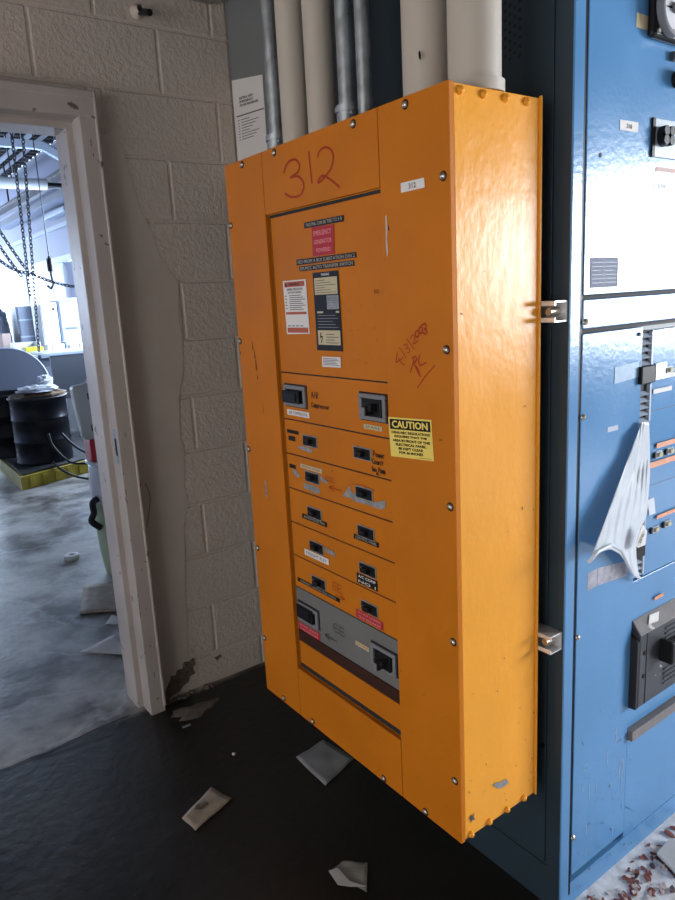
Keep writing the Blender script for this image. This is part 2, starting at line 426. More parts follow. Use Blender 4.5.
# pilaster behind the switchgear
struct('wall_pilaster', MB().box(.42, 5, .76, 1.62, 0, CEIL), 'grey_wall')
# rest of the switch room
wl = MB(); wl.box(-4.15, -4, -6, -2.2, 0, CEIL).box(-4.15, -4, 1.2, 1.62, 0, CEIL).box(-4.15, -4, -2.2, 1.2, 0, .45).box(-4.15, -4, -2.2, 1.2, 2.1, CEIL)
struct('wall_left', wl, 'plainwall')
wr = MB(); wr.box(5, 5.15, -6, -4.9, 0, CEIL).box(5, 5.15, -1.9, .76, 0, CEIL).box(5, 5.15, -4.9, -1.9, 0, .95).box(5, 5.15, -4.9, -1.9, 2.42, CEIL)
struct('wall_right', wr, 'plainwall')
struct('wall_front', MB().box(-4.15, 5.15, -6.15, -6, 0, CEIL), 'plainwall')
struct('ceiling', MB().box(-4.15, 5.15, -6.15, 1.62, CEIL, CEIL+.1), 'ceiling')
def window(name, axis, c, a0, a1, z0, z1, nm=2, m='winframe', t=.05):
    """c: wall coordinate on the fixed axis"""
    w = empty(name, (c, (a0+a1)/2, z0) if axis == 'x' else ((a0+a1)/2, c, z0)); w['kind'] = 'structure'
    f = MB()
    def bx(u0, u1, v0, v1):
        if axis == 'x': f.box(c-t/2, c+t/2, u0, u1, v0, v1)
        else: f.box(u0, u1, c-t/2, c+t/2, v0, v1)
    bx(a0, a1, z0, z0+.05); bx(a0, a1, z1-.05, z1); bx(a0, a0+.05, z0, z1); bx(a1-.05, a1, z0, z1)
    for i in range(1, nm): u = a0+(a1-a0)*i/nm; bx(u-.02, u+.02, z0, z1)
    obj('window_frame', f, m, w)
    g = MB()
    if axis == 'x': g.box(c-.003, c+.003, a0+.05, a1-.05, z0+.05, z1-.05)
    else: g.box(a0+.05, a1-.05, c-.003, c+.003, z0+.05, z1-.05)
    obj('pane', g, 'glass', w)
    return w
window('window_1', 'x', 5.08, -4.9, -1.9, .95, 2.42, 1)
window('window_2', 'x', -4.08, -2.2, 1.2, .45, 2.1, 2)  # unseen window, added to light the panel front and block wall

# ================================================================== NEXT ROOM
FX = 2.2; FY = 16.0
fw = MB()
wins = [(5.5, 6.7), (7.4, 9.72), (10.45, 12.7), (12.9, 15.4)]
prev = 1.62
for a, b in wins:
    fw.box(FX, FX+.2, prev, a, 0, CEIL); fw.box(FX, FX+.2, a, b, 0, 1.02); fw.box(FX, FX+.2, a, b, 2.18, CEIL); prev = b
fw.box(FX, FX+.2, prev, FY+.2, 0, CEIL)
far = struct('wall_far_right', fw, 'farwall')
obj('ledge', MB().box(FX-.05, FX, 1.7, FY, 2.66, 2.72).box(FX-.08, FX, 7.4, FY, 2.18, 2.27), 'joist', far)
fe = MB().box(-5, -3.6, FY, FY+.2, 0, CEIL).box(1.7, FX, FY, FY+.2, 0, CEIL).box(-3.6, 1.7, FY, FY+.2, 0, .9).box(-3.6, 1.7, FY, FY+.2, 2.9, CEIL)
struct('wall_far_end', fe, 'farwall')
struct('wall_far_left', MB().box(-5.2, -5, 1.62, FY+.2, 0, CEIL), 'farwall')
struct('wall_far_near', MB().box(-5, -4, 1.5, 1.62, 0, CEIL).box(.42, FX, 1.62, 1.63, 0, CEIL), 'farwall')
for i, (a, b) in enumerate(wins): window('window_%d' % (i+3), 'x', FX+.08, a, b, 1.02, 2.18, 2)
window('window_7', 'y', FY+.08, -3.6, 1.7, .9, 2.9, 4)
dk = MB()
for i in range(60):   # corrugated roof deck
    y = 1.62+i*.24
    dk.add([(-5, y, 3.85), (FX, y, 3.85), (FX, y+.06, 3.80), (-5, y+.06, 3.80), (FX, y+.18, 3.80), (-5, y+.18, 3.80), (FX, y+.24, 3.85), (-5, y+.24, 3.85)],
           [(0, 1, 2, 3), (3, 2, 4, 5), (5, 4, 6, 7)])
dk.box(-5, FX, 1.62, FY, 3.9, 4)
prop(obj('ceiling_roof_deck', dk, 'roofdeck'), kind='structure')
joist0 = None
JN = [1.97, 1.56, 1.15, .74, .33]
for i, x in enumerate(JN):
    if joist0 is None:
        jm = MB().box(x-.03, x+.03, 1.64, FY, 3.575, 3.60).box(x-.03, x+.03, 1.64, FY, 3.77, 3.795)
        for k in range(18):
            y = 1.8+k*.8
            jm.box(x-.004, x+.004, y, y+.010, 3.60, 3.77)
        joist0 = obj('ceiling_joist', jm, 'joist'); o = joist0
    else:
        o = joist0.copy(); COL.objects.link(o); o.location = Vector(joist0.location)+Vector((x-JN[0], 0, 0))
    prop(o, 'white steel joist under the dark roof deck seen through the doorway', 'ceiling joist', 'joists under the roof deck')

# services under the roof
du = empty('overhead_duct', (.9, 7, 3.05), 'pale blue flat duct bending downward under the roof joists', 'duct')
def ductseg(pts, w, h):
    m = MB(); ring = []
    for (x, z) in pts: ring.append([(x, 7-w, z-h), (x, 7+w, z-h), (x, 7+w, z+h), (x, 7-w, z+h)])
    vs = [p for r in ring for p in r]; n = len(ring)
    fs = [(4*k+i, 4*k+(i+1) % 4, 4*(k+1)+(i+1) % 4, 4*(k+1)+i) for k in range(n-1) for i in range(4)]+[(3, 2, 1, 0), (4*n-4, 4*n-3, 4*n-2, 4*n-1)]
    return m.add(vs, fs)
obj('straight_run', ductseg([(-1.2, 3.145), (1.18, 3.145)], .035, .038), 'palegrey', du)
obj('elbow', ductseg([(1.18, 3.145), (1.25, 3.135), (1.36, 3.08), (1.53, 2.99), (2.08, 2.69)], .035, .038), 'palegrey', du)
obj('hanger', MB().cyl((.74, 7, 3.187), (.74, 7, 3.575), .006), 'chain', du)
obj('seam_band', ductseg([(1.26, 3.175), (1.38, 3.12), (1.55, 3.03)], .04, .008), 'midgrey', du)
ww = empty('overhead_pipe', (1, 8, 2.93), 'fat white overhead pipe ending in a black coupling below the roof', 'pipe')
obj('pipe_run', MB().cyl((-2, 8, 2.93), (1.52, 8, 2.93), .062), 'tankw', ww)
obj('coupling', MB().cyl((1.50, 8, 2.92), (1.79, 8, 2.92), .035).cyl((1.78, 8, 2.92), (1.84, 8, 2.92), .05), 'rubber', ww)
obj('hanger', MB().cyl((1.15, 8, 2.99), (1.15, 8, 3.575), .006), 'chain', ww); obj('hanger', MB().cyl((-.5, 8, 2.99), (-.5, 8, 3.8), .006), 'chain', ww)
rl = empty('crane_rail', (1.74, 9, 3.0), 'dark crane rail running along the far room under the pipes', 'crane rail')
obj('rail_beam', MB().box(1.70, 1.78, 5.6, 13, 2.99, 3.01).box(1.733, 1.747, 5.6, 13, 3.01, 3.10).box(1.70, 1.78, 5.6, 13, 3.10, 3.12), 'chain', rl)
obj('hanger', MB().box(1.73, 1.75, 7.9, 7.93, 3.12, 3.80), 'chain', rl); obj('hanger', MB().box(1.73, 1.75, 10.9, 10.93, 3.12, 3.80), 'chain', rl)
rl2 = prop(obj('cable_tray', MB().box(1.84, 2.05, 6.5, 12.5, 2.90, 2.915).box(1.84, 1.85, 6.5, 12.5, 2.915, 2.99).box(2.04, 2.05, 6.5, 12.5, 2.915, 2.99), 'midgrey'), 'grey cable tray hung beside the crane rail against the far wall', 'cable tray')
prop(obj('light_fixture', MB().box(2.03, 2.17, 9.2, 10.3, 2.80, 2.87), 'joist', bevel=.01), 'white strip light housing fixed high on the far wall', 'light fixture')

# chains
link0 = None
def chain_obj(name, pts, label, r=.0075, pitch=.034):
    m = MB(); pts = [Vector(p) for p in pts]; L_ = [0]
    for i in range(len(pts)-1): L_.append(L_[-1]+(pts[i+1]-pts[i]).length)
    d = 0; k = 0
    while d < L_[-1]:
        i = max(j for j in range(len(L_)-1) if L_[j] <= d); t = (d-L_[i])/(L_[i+1]-L_[i]); p = pts[i].lerp(pts[i+1], t)
        dr = (pts[i+1]-pts[i]).normalized(); s = dr.orthogonal().normalized()
        if k % 2: s = dr.cross(s)
        ring = [p+dr*math.cos(a)*.024+s*math.sin(a)*.013 for a in [2*math.pi*q/8 for q in range(9)]]
        m.tube(ring, r*.75, n=4); d += pitch; k += 1
    return prop(obj(name, m, 'chain'), label, 'chain')
chain_obj('hoist_chain', [(.76, 6, 3.80), (.70, 6, 1.6)], 'left one of the two long chains hanging straight down in the far room')
chain_obj('hoist_chain', [(.88, 6, 3.80), (.71, 6, 1.15)], 'right one of the two long chains hanging straight down, reaching the workbench clutter')
def sag(a, b, s, n=10):
    a = Vector(a); b = Vector(b); return [a.lerp(b, i/n)-Vector((0, 0, s*4*(i/n)*(1-i/n))) for i in range(n+1)]
chain_obj('slung_chain', sag((.40, 6.02, 2.5), (.71, 6.02, 1.86), .03)+[(.72, 6.02, 1.8)], 'slung chain crossing steeply from upper left to the chain crossing')
chain_obj('slung_chain', sag((.42, 6.05, 2.28), (.67, 6.05, 1.80), .02), 'slung chain just under the steep one, ending at the chain crossing')
chain_obj('slung_chain', sag((.42, 6.0, 2.03), (.72, 6.0, 1.84), .05)+sag((.72, 6.0, 1.84), (1.20, 6.0, 1.69), .03)[1:], 'long slack chain slung almost level across the far windows')
hk = empty('chain_hook', (.99, 6.3, 1.7), 'dark hoist hook block on a thin cord at the chain crossing', 'hook')
(obj('hook', MB().tube([(.99, 6.3, 2.0), (.99, 6.3, 1.82), (1.0, 6.3, 1.74), (.97, 6.3, 1.70), (.94, 6.3, 1.73)], .012).cyl((.99, 6.3, 1.86), (.99, 6.3, 1.98), .028), 'chain', hk))
obj('cord', MB().tube([(.99, 6.3, 3.80), (.99, 6.3, 1.97)], .005), 'chain', hk)

# workbench with clutter
wbn = empty('workbench', (1.6, 10, 0), 'long pale workbench under the far windows loaded with clutter', 'workbench')
obj('bench_top', MB().box(1.02, 2.15, 8.3, 14.5, .93, .97), 'palegrey', wbn, bevel=.004)
obj('apron', MB().box(1.06, 1.10, 8.35, 14.4, .82, .93).box(1.06, 2.1, 8.33, 8.37, .82, .93), 'midgrey', wbn)
for x, y in ((1.08, 8.4), (2.06, 8.4), (1.08, 14.3), (2.06, 14.3)):
    obj('leg', MB().box(x-.03, x+.03, y-.03, y+.03, 0, .93), 'midgrey', wbn)
def cabinet(name, x0, x1, y0, y1, z0, z1, m, mf, label, cat, detail):
    e = empty(name, ((x0+x1)/2, (y0+y1)/2, z0), label, cat)
    obj('housing', MB().box(x0, x1, y0+.01, y1, z0, z1), m, e, bevel=.012)
    obj('front_panel', MB().box(x0+.02, x1-.02, y0, y0+.012, z0+.03, z1-.02), mf, e, bevel=.003)
    detail(e, x0, x1, y0, z0, z1); return e
cabinet('instrument_cabinet', 1.50, 1.72, 9.0, 9.5, .97, 1.61, 'tankw', 'tankw', 'tall white instrument cabinet with a small round port on the workbench', 'instrument cabinet',
        lambda e, x0, x1, y0, z0, z1: (obj('port', MB().cyl((x1-.05, y0-.012, z1-.09), (x1-.05, y0+.01, z1-.09), .018, n=14), 'black', e), obj('foot', MB().box(x0, x1, y0-.05, y0, z0, z0+.05), 'tankw', e, bevel=.01)))
cabinet('machine_cabinet', 1.735, 2.02, 9.0, 9.45, .97, 1.63, 'midgrey', 'midgrey', 'grey machine cabinet with a slotted front, right of the tall white cabinet', 'machine cabinet',
        lambda e, x0, x1, y0, z0, z1: (obj('slot', MB().box(x0+.06, x1-.06, y0-.004, y0+.004, z0+.27, z0+.30), 'darkgrey', e), obj('lid', MB().box(x0-.01, x1+.01, y0-.01, y0+.45, z1, z1+.025), 'palegrey', e)))
cabinet('desktop_printer', 1.25, 1.45, 9.2, 9.6, .97, 1.58, 'midgrey', 'midgrey', 'blue grey slab sided printer on the workbench left of the white cabinet', 'printer',
        lambda e, x0, x1, y0, z0, z1: [obj('tray', MB().box(x0+.01, x1-.01, y0-.03, y0, z0+q, z0+q+.02), 'palegrey', e) for q in (.2, .42)])
prop(obj('crumpled_sheeting', crumple(1.16, 9.62, .971, .08, .08, .55, seed=31), 'palegrey'), 'heap of crumpled pale sheeting beside the printer', 'plastic sheeting')
def simple(name, x0, x1, y0, y1, z0, z1, m, label, cat, bev=.006):
    return prop(obj(name, MB().box(x0, x1, y0, y1, z0, z1), m, bevel=bev), label, cat)
ZB = .97
simple('cardboard_box', 1.03, 1.14, 9.2, 9.5, ZB, 1.24, 'cardboard', 'pinkish cardboard box at the left end of the workbench', 'box')
e = empty('paper_tray', (1.25, 8.9, ZB), 'white open paper tray in front of the printer', 'tray')
obj('tray_base', MB().box(1.06, 1.38, 8.7, 8.95, ZB, ZB+.03), 'tankw', e); obj('tray_rim', MB().box(1.06, 1.38, 8.93, 8.95, ZB+.03, ZB+.15).box(1.06, 1.08, 8.7, 8.95, ZB+.03, ZB+.15).box(1.36, 1.38, 8.7, 8.95, ZB+.03, ZB+.15), 'tankw', e)
simple('yellow_bin', 1.12, 1.34, 8.42, 8.6, ZB, ZB+.10, 'ylwtray', 'yellow plastic bin near the front edge of the workbench', 'bin', .01)
prop(obj('drinking_cup', MB().lathe((1.41, 8.47, ZB), [(.028, 0), (.036, .12), (.034, .12), (.027, .006), (.0005, .006)], n=20), 'tankw'), 'small pale cup next to the yellow bin', 'cup')
simple('paper_stack', 1.48, 1.62, 8.5, 8.75, ZB, ZB+.11, 'white', 'thick white stack of papers next to the small cup', 'papers', .002)
simple('blue_binder', 1.635, 1.665, 8.5, 8.75, ZB, ZB+.13, 'midgrey', 'narrow dark binder standing right of the paper stack', 'binder', .002)
simple('pink_box', 1.68, 1.80, 8.5, 8.7, ZB, ZB+.09, 'cardboard', 'low pink carton between the binder and the long white carton', 'box')
simple('long_carton', 1.82, 2.1, 8.5, 8.7, ZB, ZB+.10, 'tankw', 'long white carton at the right end of the workbench', 'box')
e = empty('air_duct', (2.08, 10.05, 1.0), 'boxy blue grey air duct standing against the pier between the far windows', 'duct')
obj('duct_body', MB().box(1.93, 2.10, 9.85, 10.3, ZB, 2.17), 'midgrey', e, bevel=.01); obj('flange', MB().box(1.915, 2.11, 9.83, 10.32, 1.62, 1.65).box(1.915, 2.11, 9.83, 10.32, 2.13, 2.165), 'midgrey', e)

# desk in front of the bench
dk_ = empty('steel_desk', (1.5, 7.7, 0), 'dark grey steel desk with a pale top, behind the drums', 'desk')
obj('desk_top', MB().box(1.12, 2.12, 7.42, 8.15, 1.0, 1.03), 'palegrey', dk_, bevel=.003)
obj('modesty_panel', MB().box(1.16, 2.1, 7.45, 7.48, .50, 1.0), 'darkgrey', dk_)
obj('pedestal', MB().box(1.45, 2.08, 7.49, 8.1, .05, .99), 'darkgrey', dk_, bevel=.004)
for x, y in ((1.20, 7.47), (1.20, 8.1), (2.07, 7.47), (2.07, 8.1)): obj('leg', MB().box(x-.015, x+.015, y-.015, y+.015, 0, 1.0), 'palegrey', dk_)
# round tipped table
rt = empty('round_table', (.70, 7.0, 0), 'round grey table tipped up on edge behind the trash drum', 'table')
ax = Vector((-.12, -1, .22)).normalized(); c = Vector((.60, 6.95, .76))
obj('tabletop', MB().cyl(c, c-ax*.03, .39, n=56), 'tabletop_grey', rt)
obj('edge_band', MB().lathe(c-ax*.034, [(.392, 0), (.398, .002), (.398, .036), (.388, .038)], n=56, axis=ax), 'palegrey', rt)
obj('pedestal_foot', MB().cyl(c-ax*.03, (c-ax*.35), .03).box(c.x-.25, c.x+.35, 7.2, 7.24, 0, .05).box(c.x-.02, c.x+.10, 7.19, 7.25, 0, .78), 'darkgrey', rt)

# spill pallet with drums
sp = empty('spill_pallet', (.9, 6.0, 0), 'low yellow spill pallet with a black deck under the drums', 'spill pallet')
A_ = Vector((.275, 5.40)); ex = Vector((.72, .27)).normalized(); ey = Vector((-ex.y*.12, 1)).normalized(); ey = Vector((.03, 1)).normalized()
def PQ(u, v, z): p = A_+ex*u+ey*v; return (p.x, p.y, z)
body = MB()
vs = [PQ(0, 0, 0), PQ(1.15, 0, 0), PQ(1.15, 1.15, 0), PQ(0, 1.15, 0), PQ(0, 0, .12), PQ(1.15, 0, .12), PQ(1.15, 1.15, .12), PQ(0, 1.15, .12)]
FB = [(0, 3, 2, 1), (4, 5, 6, 7), (0, 1, 5, 4), (1, 2, 6, 5), (2, 3, 7, 6), (3, 0, 4, 7)]
body.add(vs, FB)
rb = body
for i in range(9):
    u = .08+i*.125
    rb.add([PQ(u, -.008, .01), PQ(u+.05, -.008, .01), PQ(u+.05, .004, .01), PQ(u, .004, .01), PQ(u, -.008, .10), PQ(u+.05, -.008, .10), PQ(u+.05, .004, .10), PQ(u, .004, .10)], FB)
obj('sump', body, 'pallet', sp, bevel=.004)
dkk = MB()
dkk.add([PQ(.03, .03, .12), PQ(1.12, .03, .12), PQ(1.12, 1.12, .12), PQ(.03, 1.12, .12), PQ(.03, .03, .135), PQ(1.12, .03, .135), PQ(1.12, 1.12, .135), PQ(.03, 1.12, .135)], FB)
obj('deck_grate', dkk, 'deckgrate', sp)
def drum(x, y, label):
    d = empty('steel_drum', (x, y, .136), label, 'drum')
    r = .245; h = .60
    prof = [(.0005, 0), (r, 0), (r+.006, .006), (r, .015), (r, .19), (r+.009, .20), (r, .21), (r, .39), (r+.009, .40), (r, .41), (r, h-.02), (r+.007, h-.01), (r+.006, h), (r-.008, h), (r-.01, h-.04), (.0005, h-.05)]
    obj('shell', MB().lathe((x, y, .136), prof, n=48), 'drum', d)
    obj('closing_ring', MB().lathe((x, y, .136+h-.016), [(r+.002, 0), (r+.013, .004), (r+.013, .014), (r+.002, .018)], n=48), 'rubber', d)
    return d
d1 = drum(.62, 5.93, 'black steel drum heaped with rags and paper on the spill pallet')
d2 = drum(.45, 6.50, 'second black steel drum half hidden behind the heaped one')
d2.location.x -= .0
prop(obj('crumpled_rag', crumple(.66, 5.90, .737, .21, .17, .055, seed=2), 'ragbrown'), 'brown crumpled rag lining the rim of the heaped drum', 'rag')
prop(obj('crumpled_rag', crumple(.62, 5.86, .785, .19, .12, .055, seed=5), 'rag'), 'wide pale rag lying over the brown one on the drum', 'rag')
prop(obj('crumpled_rag', crumple(.70, 5.92, .835, .08, .07, .08, seed=8), 'rag'), 'small pale knotted rag on top of the drum heap', 'rag')
prop(obj('crumpled_paper', crumple(.43, 5.84, .74, .07, .06, .045, seed=12), 'paperbrown'), 'soiled crumpled paper at the left rim of the heaped drum', 'paper')
hs = empty('hose_coil', (.8, 5.7, 0), 'black hoses looping from the drum down over the yellow pallet', 'hose')
obj('hose', MB().hose([(.60, 5.62, .42), (.62, 5.58, .30), (.72, 5.48, .16), (.86, 5.40, .13), (.98, 5.36, .05), (1.12, 5.36, .012), (1.3, 5.45, .012)], .011, n=10), 'rubber', hs)
obj('hose', MB().hose([(.72, 5.64, .40), (.80, 5.55, .28), (.92, 5.46, .18), (1.02, 5.42, .08), (1.15, 5.44, .014)], .011, n=10), 'rubber', hs)
obj('hose', MB().hose([(.60, 5.60, .16), (.62, 5.42, .12), (.72, 5.34, .05), (.86, 5.28, .012), (1.02, 5.2, .012)], .010, n=10), 'rubber', hs)

# milky tank and stacked things just past the door
tk = empty('plastic_tank', (.34, 2.95, 0), 'milky yellow green plastic tank standing on the floor just past the door', 'tank')
cx, cy = .318, 2.93
obj('lower_body', MB().lathe((cx, cy, 0), [(.0005, 0), (.125, 0), (.135, .02), (.150, .12), (.160, .28), (.162, .44)], n=40), 'tank', tk)
obj('upper_body', MB().lathe((cx, cy, .44), [(.162, 0), (.163, .12), (.158, .20), (.150, .215), (.0005, .22)], n=40), 'tankw', tk)
obj('handle', MB().hose([(cx-.155, cy-.06, .47), (cx-.185, cy-.07, .455), (cx-.185, cy-.07, .40), (cx-.205, cy-.08, .36), (cx-.16, cy-.07, .31)], .018, n=10), 'rubber', tk)
obj('rim', MB().lathe((cx, cy, .655), [(.15, 0), (.170, .004), (.170, .018), (.15, .02)], n=40), 'tankw', tk)
prop(obj('red_crate', MB().box(.158, .45, 2.855, 2.97, .676, .80), 'redplastic', bevel=.008), 'red plastic box resting on the milky tank beside the door', 'box')
wc = empty('white_container', (.28, 2.95, .80), 'off white rounded plastic container with two clips on the red box', 'container')
vsw = []
outl = [(.138, .80), (.13, .84), (.112, 1.0), (.108, 1.075), (.113, 1.092), (.16, 1.096), (.19, 1.105), (.22, 1.135), (.25, 1.16), (.30, 1.165), (.46, 1.165), (.46, .80)]
obj('container_body', MB().prism([(x, 2.86, z) for x, z in outl], (0, .07, 0)), 'offwhite', wc, bevel=.012, seg=3)
obj('container_face', MB().box(.122, .44, 2.852, 2.862, .80+.02, 1.085), 'offwhite', wc, bevel=.004)
for z in (.86, 1.03): obj('clip', MB().box(.176, .181, 2.846, 2.853, z-.012, z+.022), 'black', wc)
obj('spout', MB().cyl((.285, 2.895, 1.165), (.285, 2.895, 1.215), .018, .014, n=16), 'tankw', wc)

# things on the far floor
def sheet(name, pts, m, label, cat, th=.0012, z=.0, lift=None, sub=True):
    """a sheet with a slightly curled surface from a quad outline, pts are (x, y[, z]) corners"""
    q = [Vector((p[0], p[1], (p[2] if len(p) > 2 else .003)+z)) for p in pts]
    n = 8; mb = MB(); vs = []
    rnd = random.Random(int(abs(pts[0][0])*1000)+3)
    ph = rnd.random()*6
    for i in range(n+1):
        for j in range(n+1):
            a = q[0].lerp(q[1], i/n); b = q[3].lerp(q[2], i/n); p = a.lerp(b, j/n)
            w = .0022*(1+math.sin(i*1.1+ph)*math.cos(j*.8+ph))
            vs.append((p.x, p.y, p.z+w))
    mb.add(vs, [(i*(n+1)+j, (i+1)*(n+1)+j, (i+1)*(n+1)+j+1, i*(n+1)+j+1) for i in range(n) for j in range(n)], True)
    o = obj(name, mb, m, fix=False); s = o.modifiers.new('thick', 'SOLIDIFY'); s.thickness = th; s.offset = 1
    return prop(o, label, cat)
sheet('paper_sheet', [(-.217, 2.103), (-.085, 1.955), (-.04, 1.935), (-.05, 2.125, .02)], 'paper', 'white folded paper lying on the concrete just past the door threshold', 'paper')
sheet('paper_scrap', [(-.04, 2.30), (.02, 2.25), (.06, 2.30), (.02, 2.38)], 'paper', 'small white scrap half hidden by the door frame', 'paper')
sheet('cardboard_sheet', [(-.10, 2.50, .002), (.16, 2.33, .012), (.27, 2.68, .01), (.03, 2.86, .002)], 'paperbrown', 'stained brown cardboard flat on the floor by the milky tank', 'cardboard', th=.006)
pk = empty('tape_roll', (.107, 3.36, 0), 'small white roll lying on its side in the middle of the concrete floor', 'roll')
obj('roll', MB().lathe((.107, 3.36, 0), [(.018, .001), (.042, .001), (.045, .006), (.045, .026), (.042, .03), (.018, .03), (.016, .026), (.016, .004), (.018, .001)], n=28), 'white', pk)

# ================================================================== FRONT ROOM FLOOR LITTER
sheet('paper_sheet', [(.118, .865), (.241, .882), (.262, .737), (.112, .69)], 'papergrey', 'square grey paper lying on the dark floor under the orange panel', 'paper')
o = sheet('envelope', [(-.292, .850), (-.166, .915), (-.138, .828), (-.283, .778)], 'paperbrown', 'soiled beige envelope lying on the dark floor furthest left', 'paper')
obj('mud_smear', MB().prism([(x, y, .0078) for x, y in [(-.25, .855), (-.235, .87), (-.222, .86), (-.21, .868), (-.205, .85), (-.225, .84), (-.24, .845)]], (0, 0, .0006)), 'crumble', o)
o = sheet('plastic_wrapper', [(-.075, .41), (-.024, .418), (.024, .372), (-.036, .300)], 'film', 'clear crumpled plastic wrapper nearest the bottom of the view', 'wrapper')
obj('paper_insert', MB().prism([(x, y, .0085) for x, y in [(-.074, .412), (-.05, .405), (-.052, .35), (-.028, .31), (-.06, .335), (-.082, .36)]], (0, 0, .0008)), 'paper', o)
prop(obj('paper_scrap', MB().box(-.10, -.07, 1.27, 1.28, 0, .002), 'papergrey'), 'tiny pale scrap near the foot of the door frame', 'scrap')
prop(obj('pebble', MB().lathe((-.03, 1.02, 0), [(.006, 0), (.007, .003), (.0003, .007)], n=8), 'chip_white'), 'single tiny pale pebble on the dark floor left of the grey paper', 'pebble')

# plaster mound at the foot of the wall
mo = MB(); n = 20
for ring, (rr, z) in enumerate([(1, .0), (.75, .006), (.4, .010), (.05, .011)]): pass
prof = [(1, .0005), (.75, .004), (.4, .007), (.03, .008)]
vs = []
for rr, z in prof:
    for j in range(n):
        a = 2*math.pi*j/n; q = 1+.25*math.sin(3*a+1)+.15*math.sin(7*a)
        vs.append((-.02+math.cos(a)*.085*rr*q, 1.35+math.sin(a)*.045*rr*q, z))
mo.add(vs, [(i*n+j, i*n+(j+1) % n, (i+1)*n+(j+1) % n, (i+1)*n+j) for i in range(3) for j in range(n)], True); mo.add(vs[-n:], [tuple(range(n))])
prop(obj('plaster_dust', mo, mat('brown_dust', (.13, .10, .085), .9, var=.3, vscale=30)), 'patch of pale crumbled plaster dust at the foot of the door frame', 'dust', kind='stuff')

# flakes in front of the switchgear
flakes = []
def flake_mesh(seed, m):
    rnd = random.Random(seed); k = 7; mb = MB()
    pts = []
    for j in range(k):
        a = 2*math.pi*j/k; q = rnd.uniform(.5, 1.1)
        pts.append((math.cos(a)*.011*q, math.sin(a)*.007*q, 0))
    top = [(x, y, .0012+.004*abs(x)/.011*rnd.random()) for x, y, _ in pts]
    bot = [(x, y, z-.001) for x, y, z in top]
    mb.add(top+bot, [tuple(range(k)), tuple(range(2*k-1, k-1, -1))]+[(i, k+i, k+(i+1) % k, (i+1) % k) for i in range(k)])
    me = bpy.data.meshes.new('paint_flake'); me.from_pydata(mb.v, [], mb.f); me.materials.append(M[m]); return me
FM = {('chip_red', s): flake_mesh(s, 'chip_red') for s in range(4)}
FM.update({('chip_white', s): flake_mesh(20+s, 'chip_white') for s in range(3)}); FM.update({('chip_dark', s): flake_mesh(30+s, 'chip_dark') for s in range(2)})
keys = list(FM)
FL = {'chip_red': ('red brown paint flake scattered on the dusty floor by the switchgear', 'red brown flakes by the switchgear'),
      'chip_white': ('pale pinkish paint flake scattered on the dusty floor by the switchgear', 'pale flakes by the switchgear'),
      'chip_dark': ('near black paint flake scattered on the dusty floor by the switchgear', 'dark flakes by the switchgear')}
rnd = random.Random(4)
for i in range(85):
    # clusters along the plinth
    cxx, cyy = rnd.choice([(.38, -.10), (.40, -.085), (.52, -.08), (.54, -.10), (.50, -.11), (.57, -.075), (.63, -.085), (.68, -.08), (.75, -.07), (.60, -.12), (.47, -.14), (.45, -.09), (.56, -.16)])
    x = cxx+rnd.gauss(0, .028); y = cyy+rnd.gauss(0, .018)
    if y > -.058: y = -.058-rnd.random()*.04
    kk = rnd.choices(keys, weights=[3]*4+[2.4]*3+[1.2]*2)[0]
    o = bpy.data.objects.new('paint_flake', FM[kk]); COL.objects.link(o)
    s = rnd.uniform(.5, 1.6); o.scale = (s, s, s)
    o.location = (x, y, 0.0005); o.rotation_euler = (0, 0, rnd.uniform(0, 6.28))
    prop(o, FL[kk[0]][0], 'paint flake', FL[kk[0]][1])
tp = empty('tile_shard', (.67, -.13, 0), 'broken pale tile with a dark edge on the dusty floor at the right', 'tile')
obj('tile_face', MB().prism([(x, y, .004) for x, y in [(.624, -.092), (.70, -.085), (.70, -.17), (.60, -.155), (.607, -.14)]], (0, 0, .008)), 'paper', tp)
obj('tile_body', MB().prism([(x, y, .0) for x, y in [(.618, -.092), (.70, -.085), (.70, -.178), (.592, -.160), (.600, -.142)]], (0, 0, .005)), 'chip_dark', tp)

# ================================================================== ORANGE PANELBOARD
PW, PD, Z0, Z1 = .806, .243, .33, 1.82
panel = empty('electrical_panel', (.12, .40, Z0), 'large orange electrical panelboard with breakers and numbered 312 on top', 'electrical panel')
obj('enclosure_box', MB().box(.0125, PD, .0015, PW-.0015, Z0+.002, Z1-.002), 'orange_lit', panel, bevel=.002)
obj('back_flange', MB().box(PD-.004, PD+.0005, -.003, .002, Z0, Z1+.001), 'orange_lit', panel)
obj('right_cover', MB().box(0, .012, 0, .1865, Z0, Z1), 'orange', panel, bevel=.0015)
obj('left_cover', MB().box(0, .012, .6205, PW, Z0, Z1), 'orange', panel, bevel=.0015)
obj('top_cover', MB().box(0, .012, .1885, .6185, 1.677, Z1), 'orange', panel, bevel=.0015)
obj('bottom_cover', MB().box(0, .012, .1885, .6185, Z0, .478), 'orange', panel, bevel=.0015)
XC = .010
KS = (XC+.919)/.919
def cen(y, z): return (-.907+(y+.907)*KS, 1.475+(z-1.475)*KS)
def F0(u, v, o=0): return (-.0006-o, u, v)                  # on the covers
def FC(u, v, o=0): y, z = cen(u, v); return (XC-.0022-o, y, z)   # on the recessed plates
rows = [1.300, 1.183, 1.0935, 1.002, .910, .8185, .729]
def plate(name, za, zb, m, x=XC, g=.0016, y0=.189, y1=.612):
    _, a = cen(0, za); _, b = cen(0, zb)
    return obj(name, MB().box(x-.001, .0125, y0, y1, min(a, b)+g, max(a, b)-g), m, panel, bevel=.0008)
obj('recess', MB().box(.0118, .0126, .188, .619, .479, 1.676), 'dark', panel)  # near-black sheet, the shade inside the recess put into its colour
plate('panel_door', 1.300, 1.668, 'orange')
for i in range(6): plate('breaker_plate', rows[i+1], rows[i], 'orange')
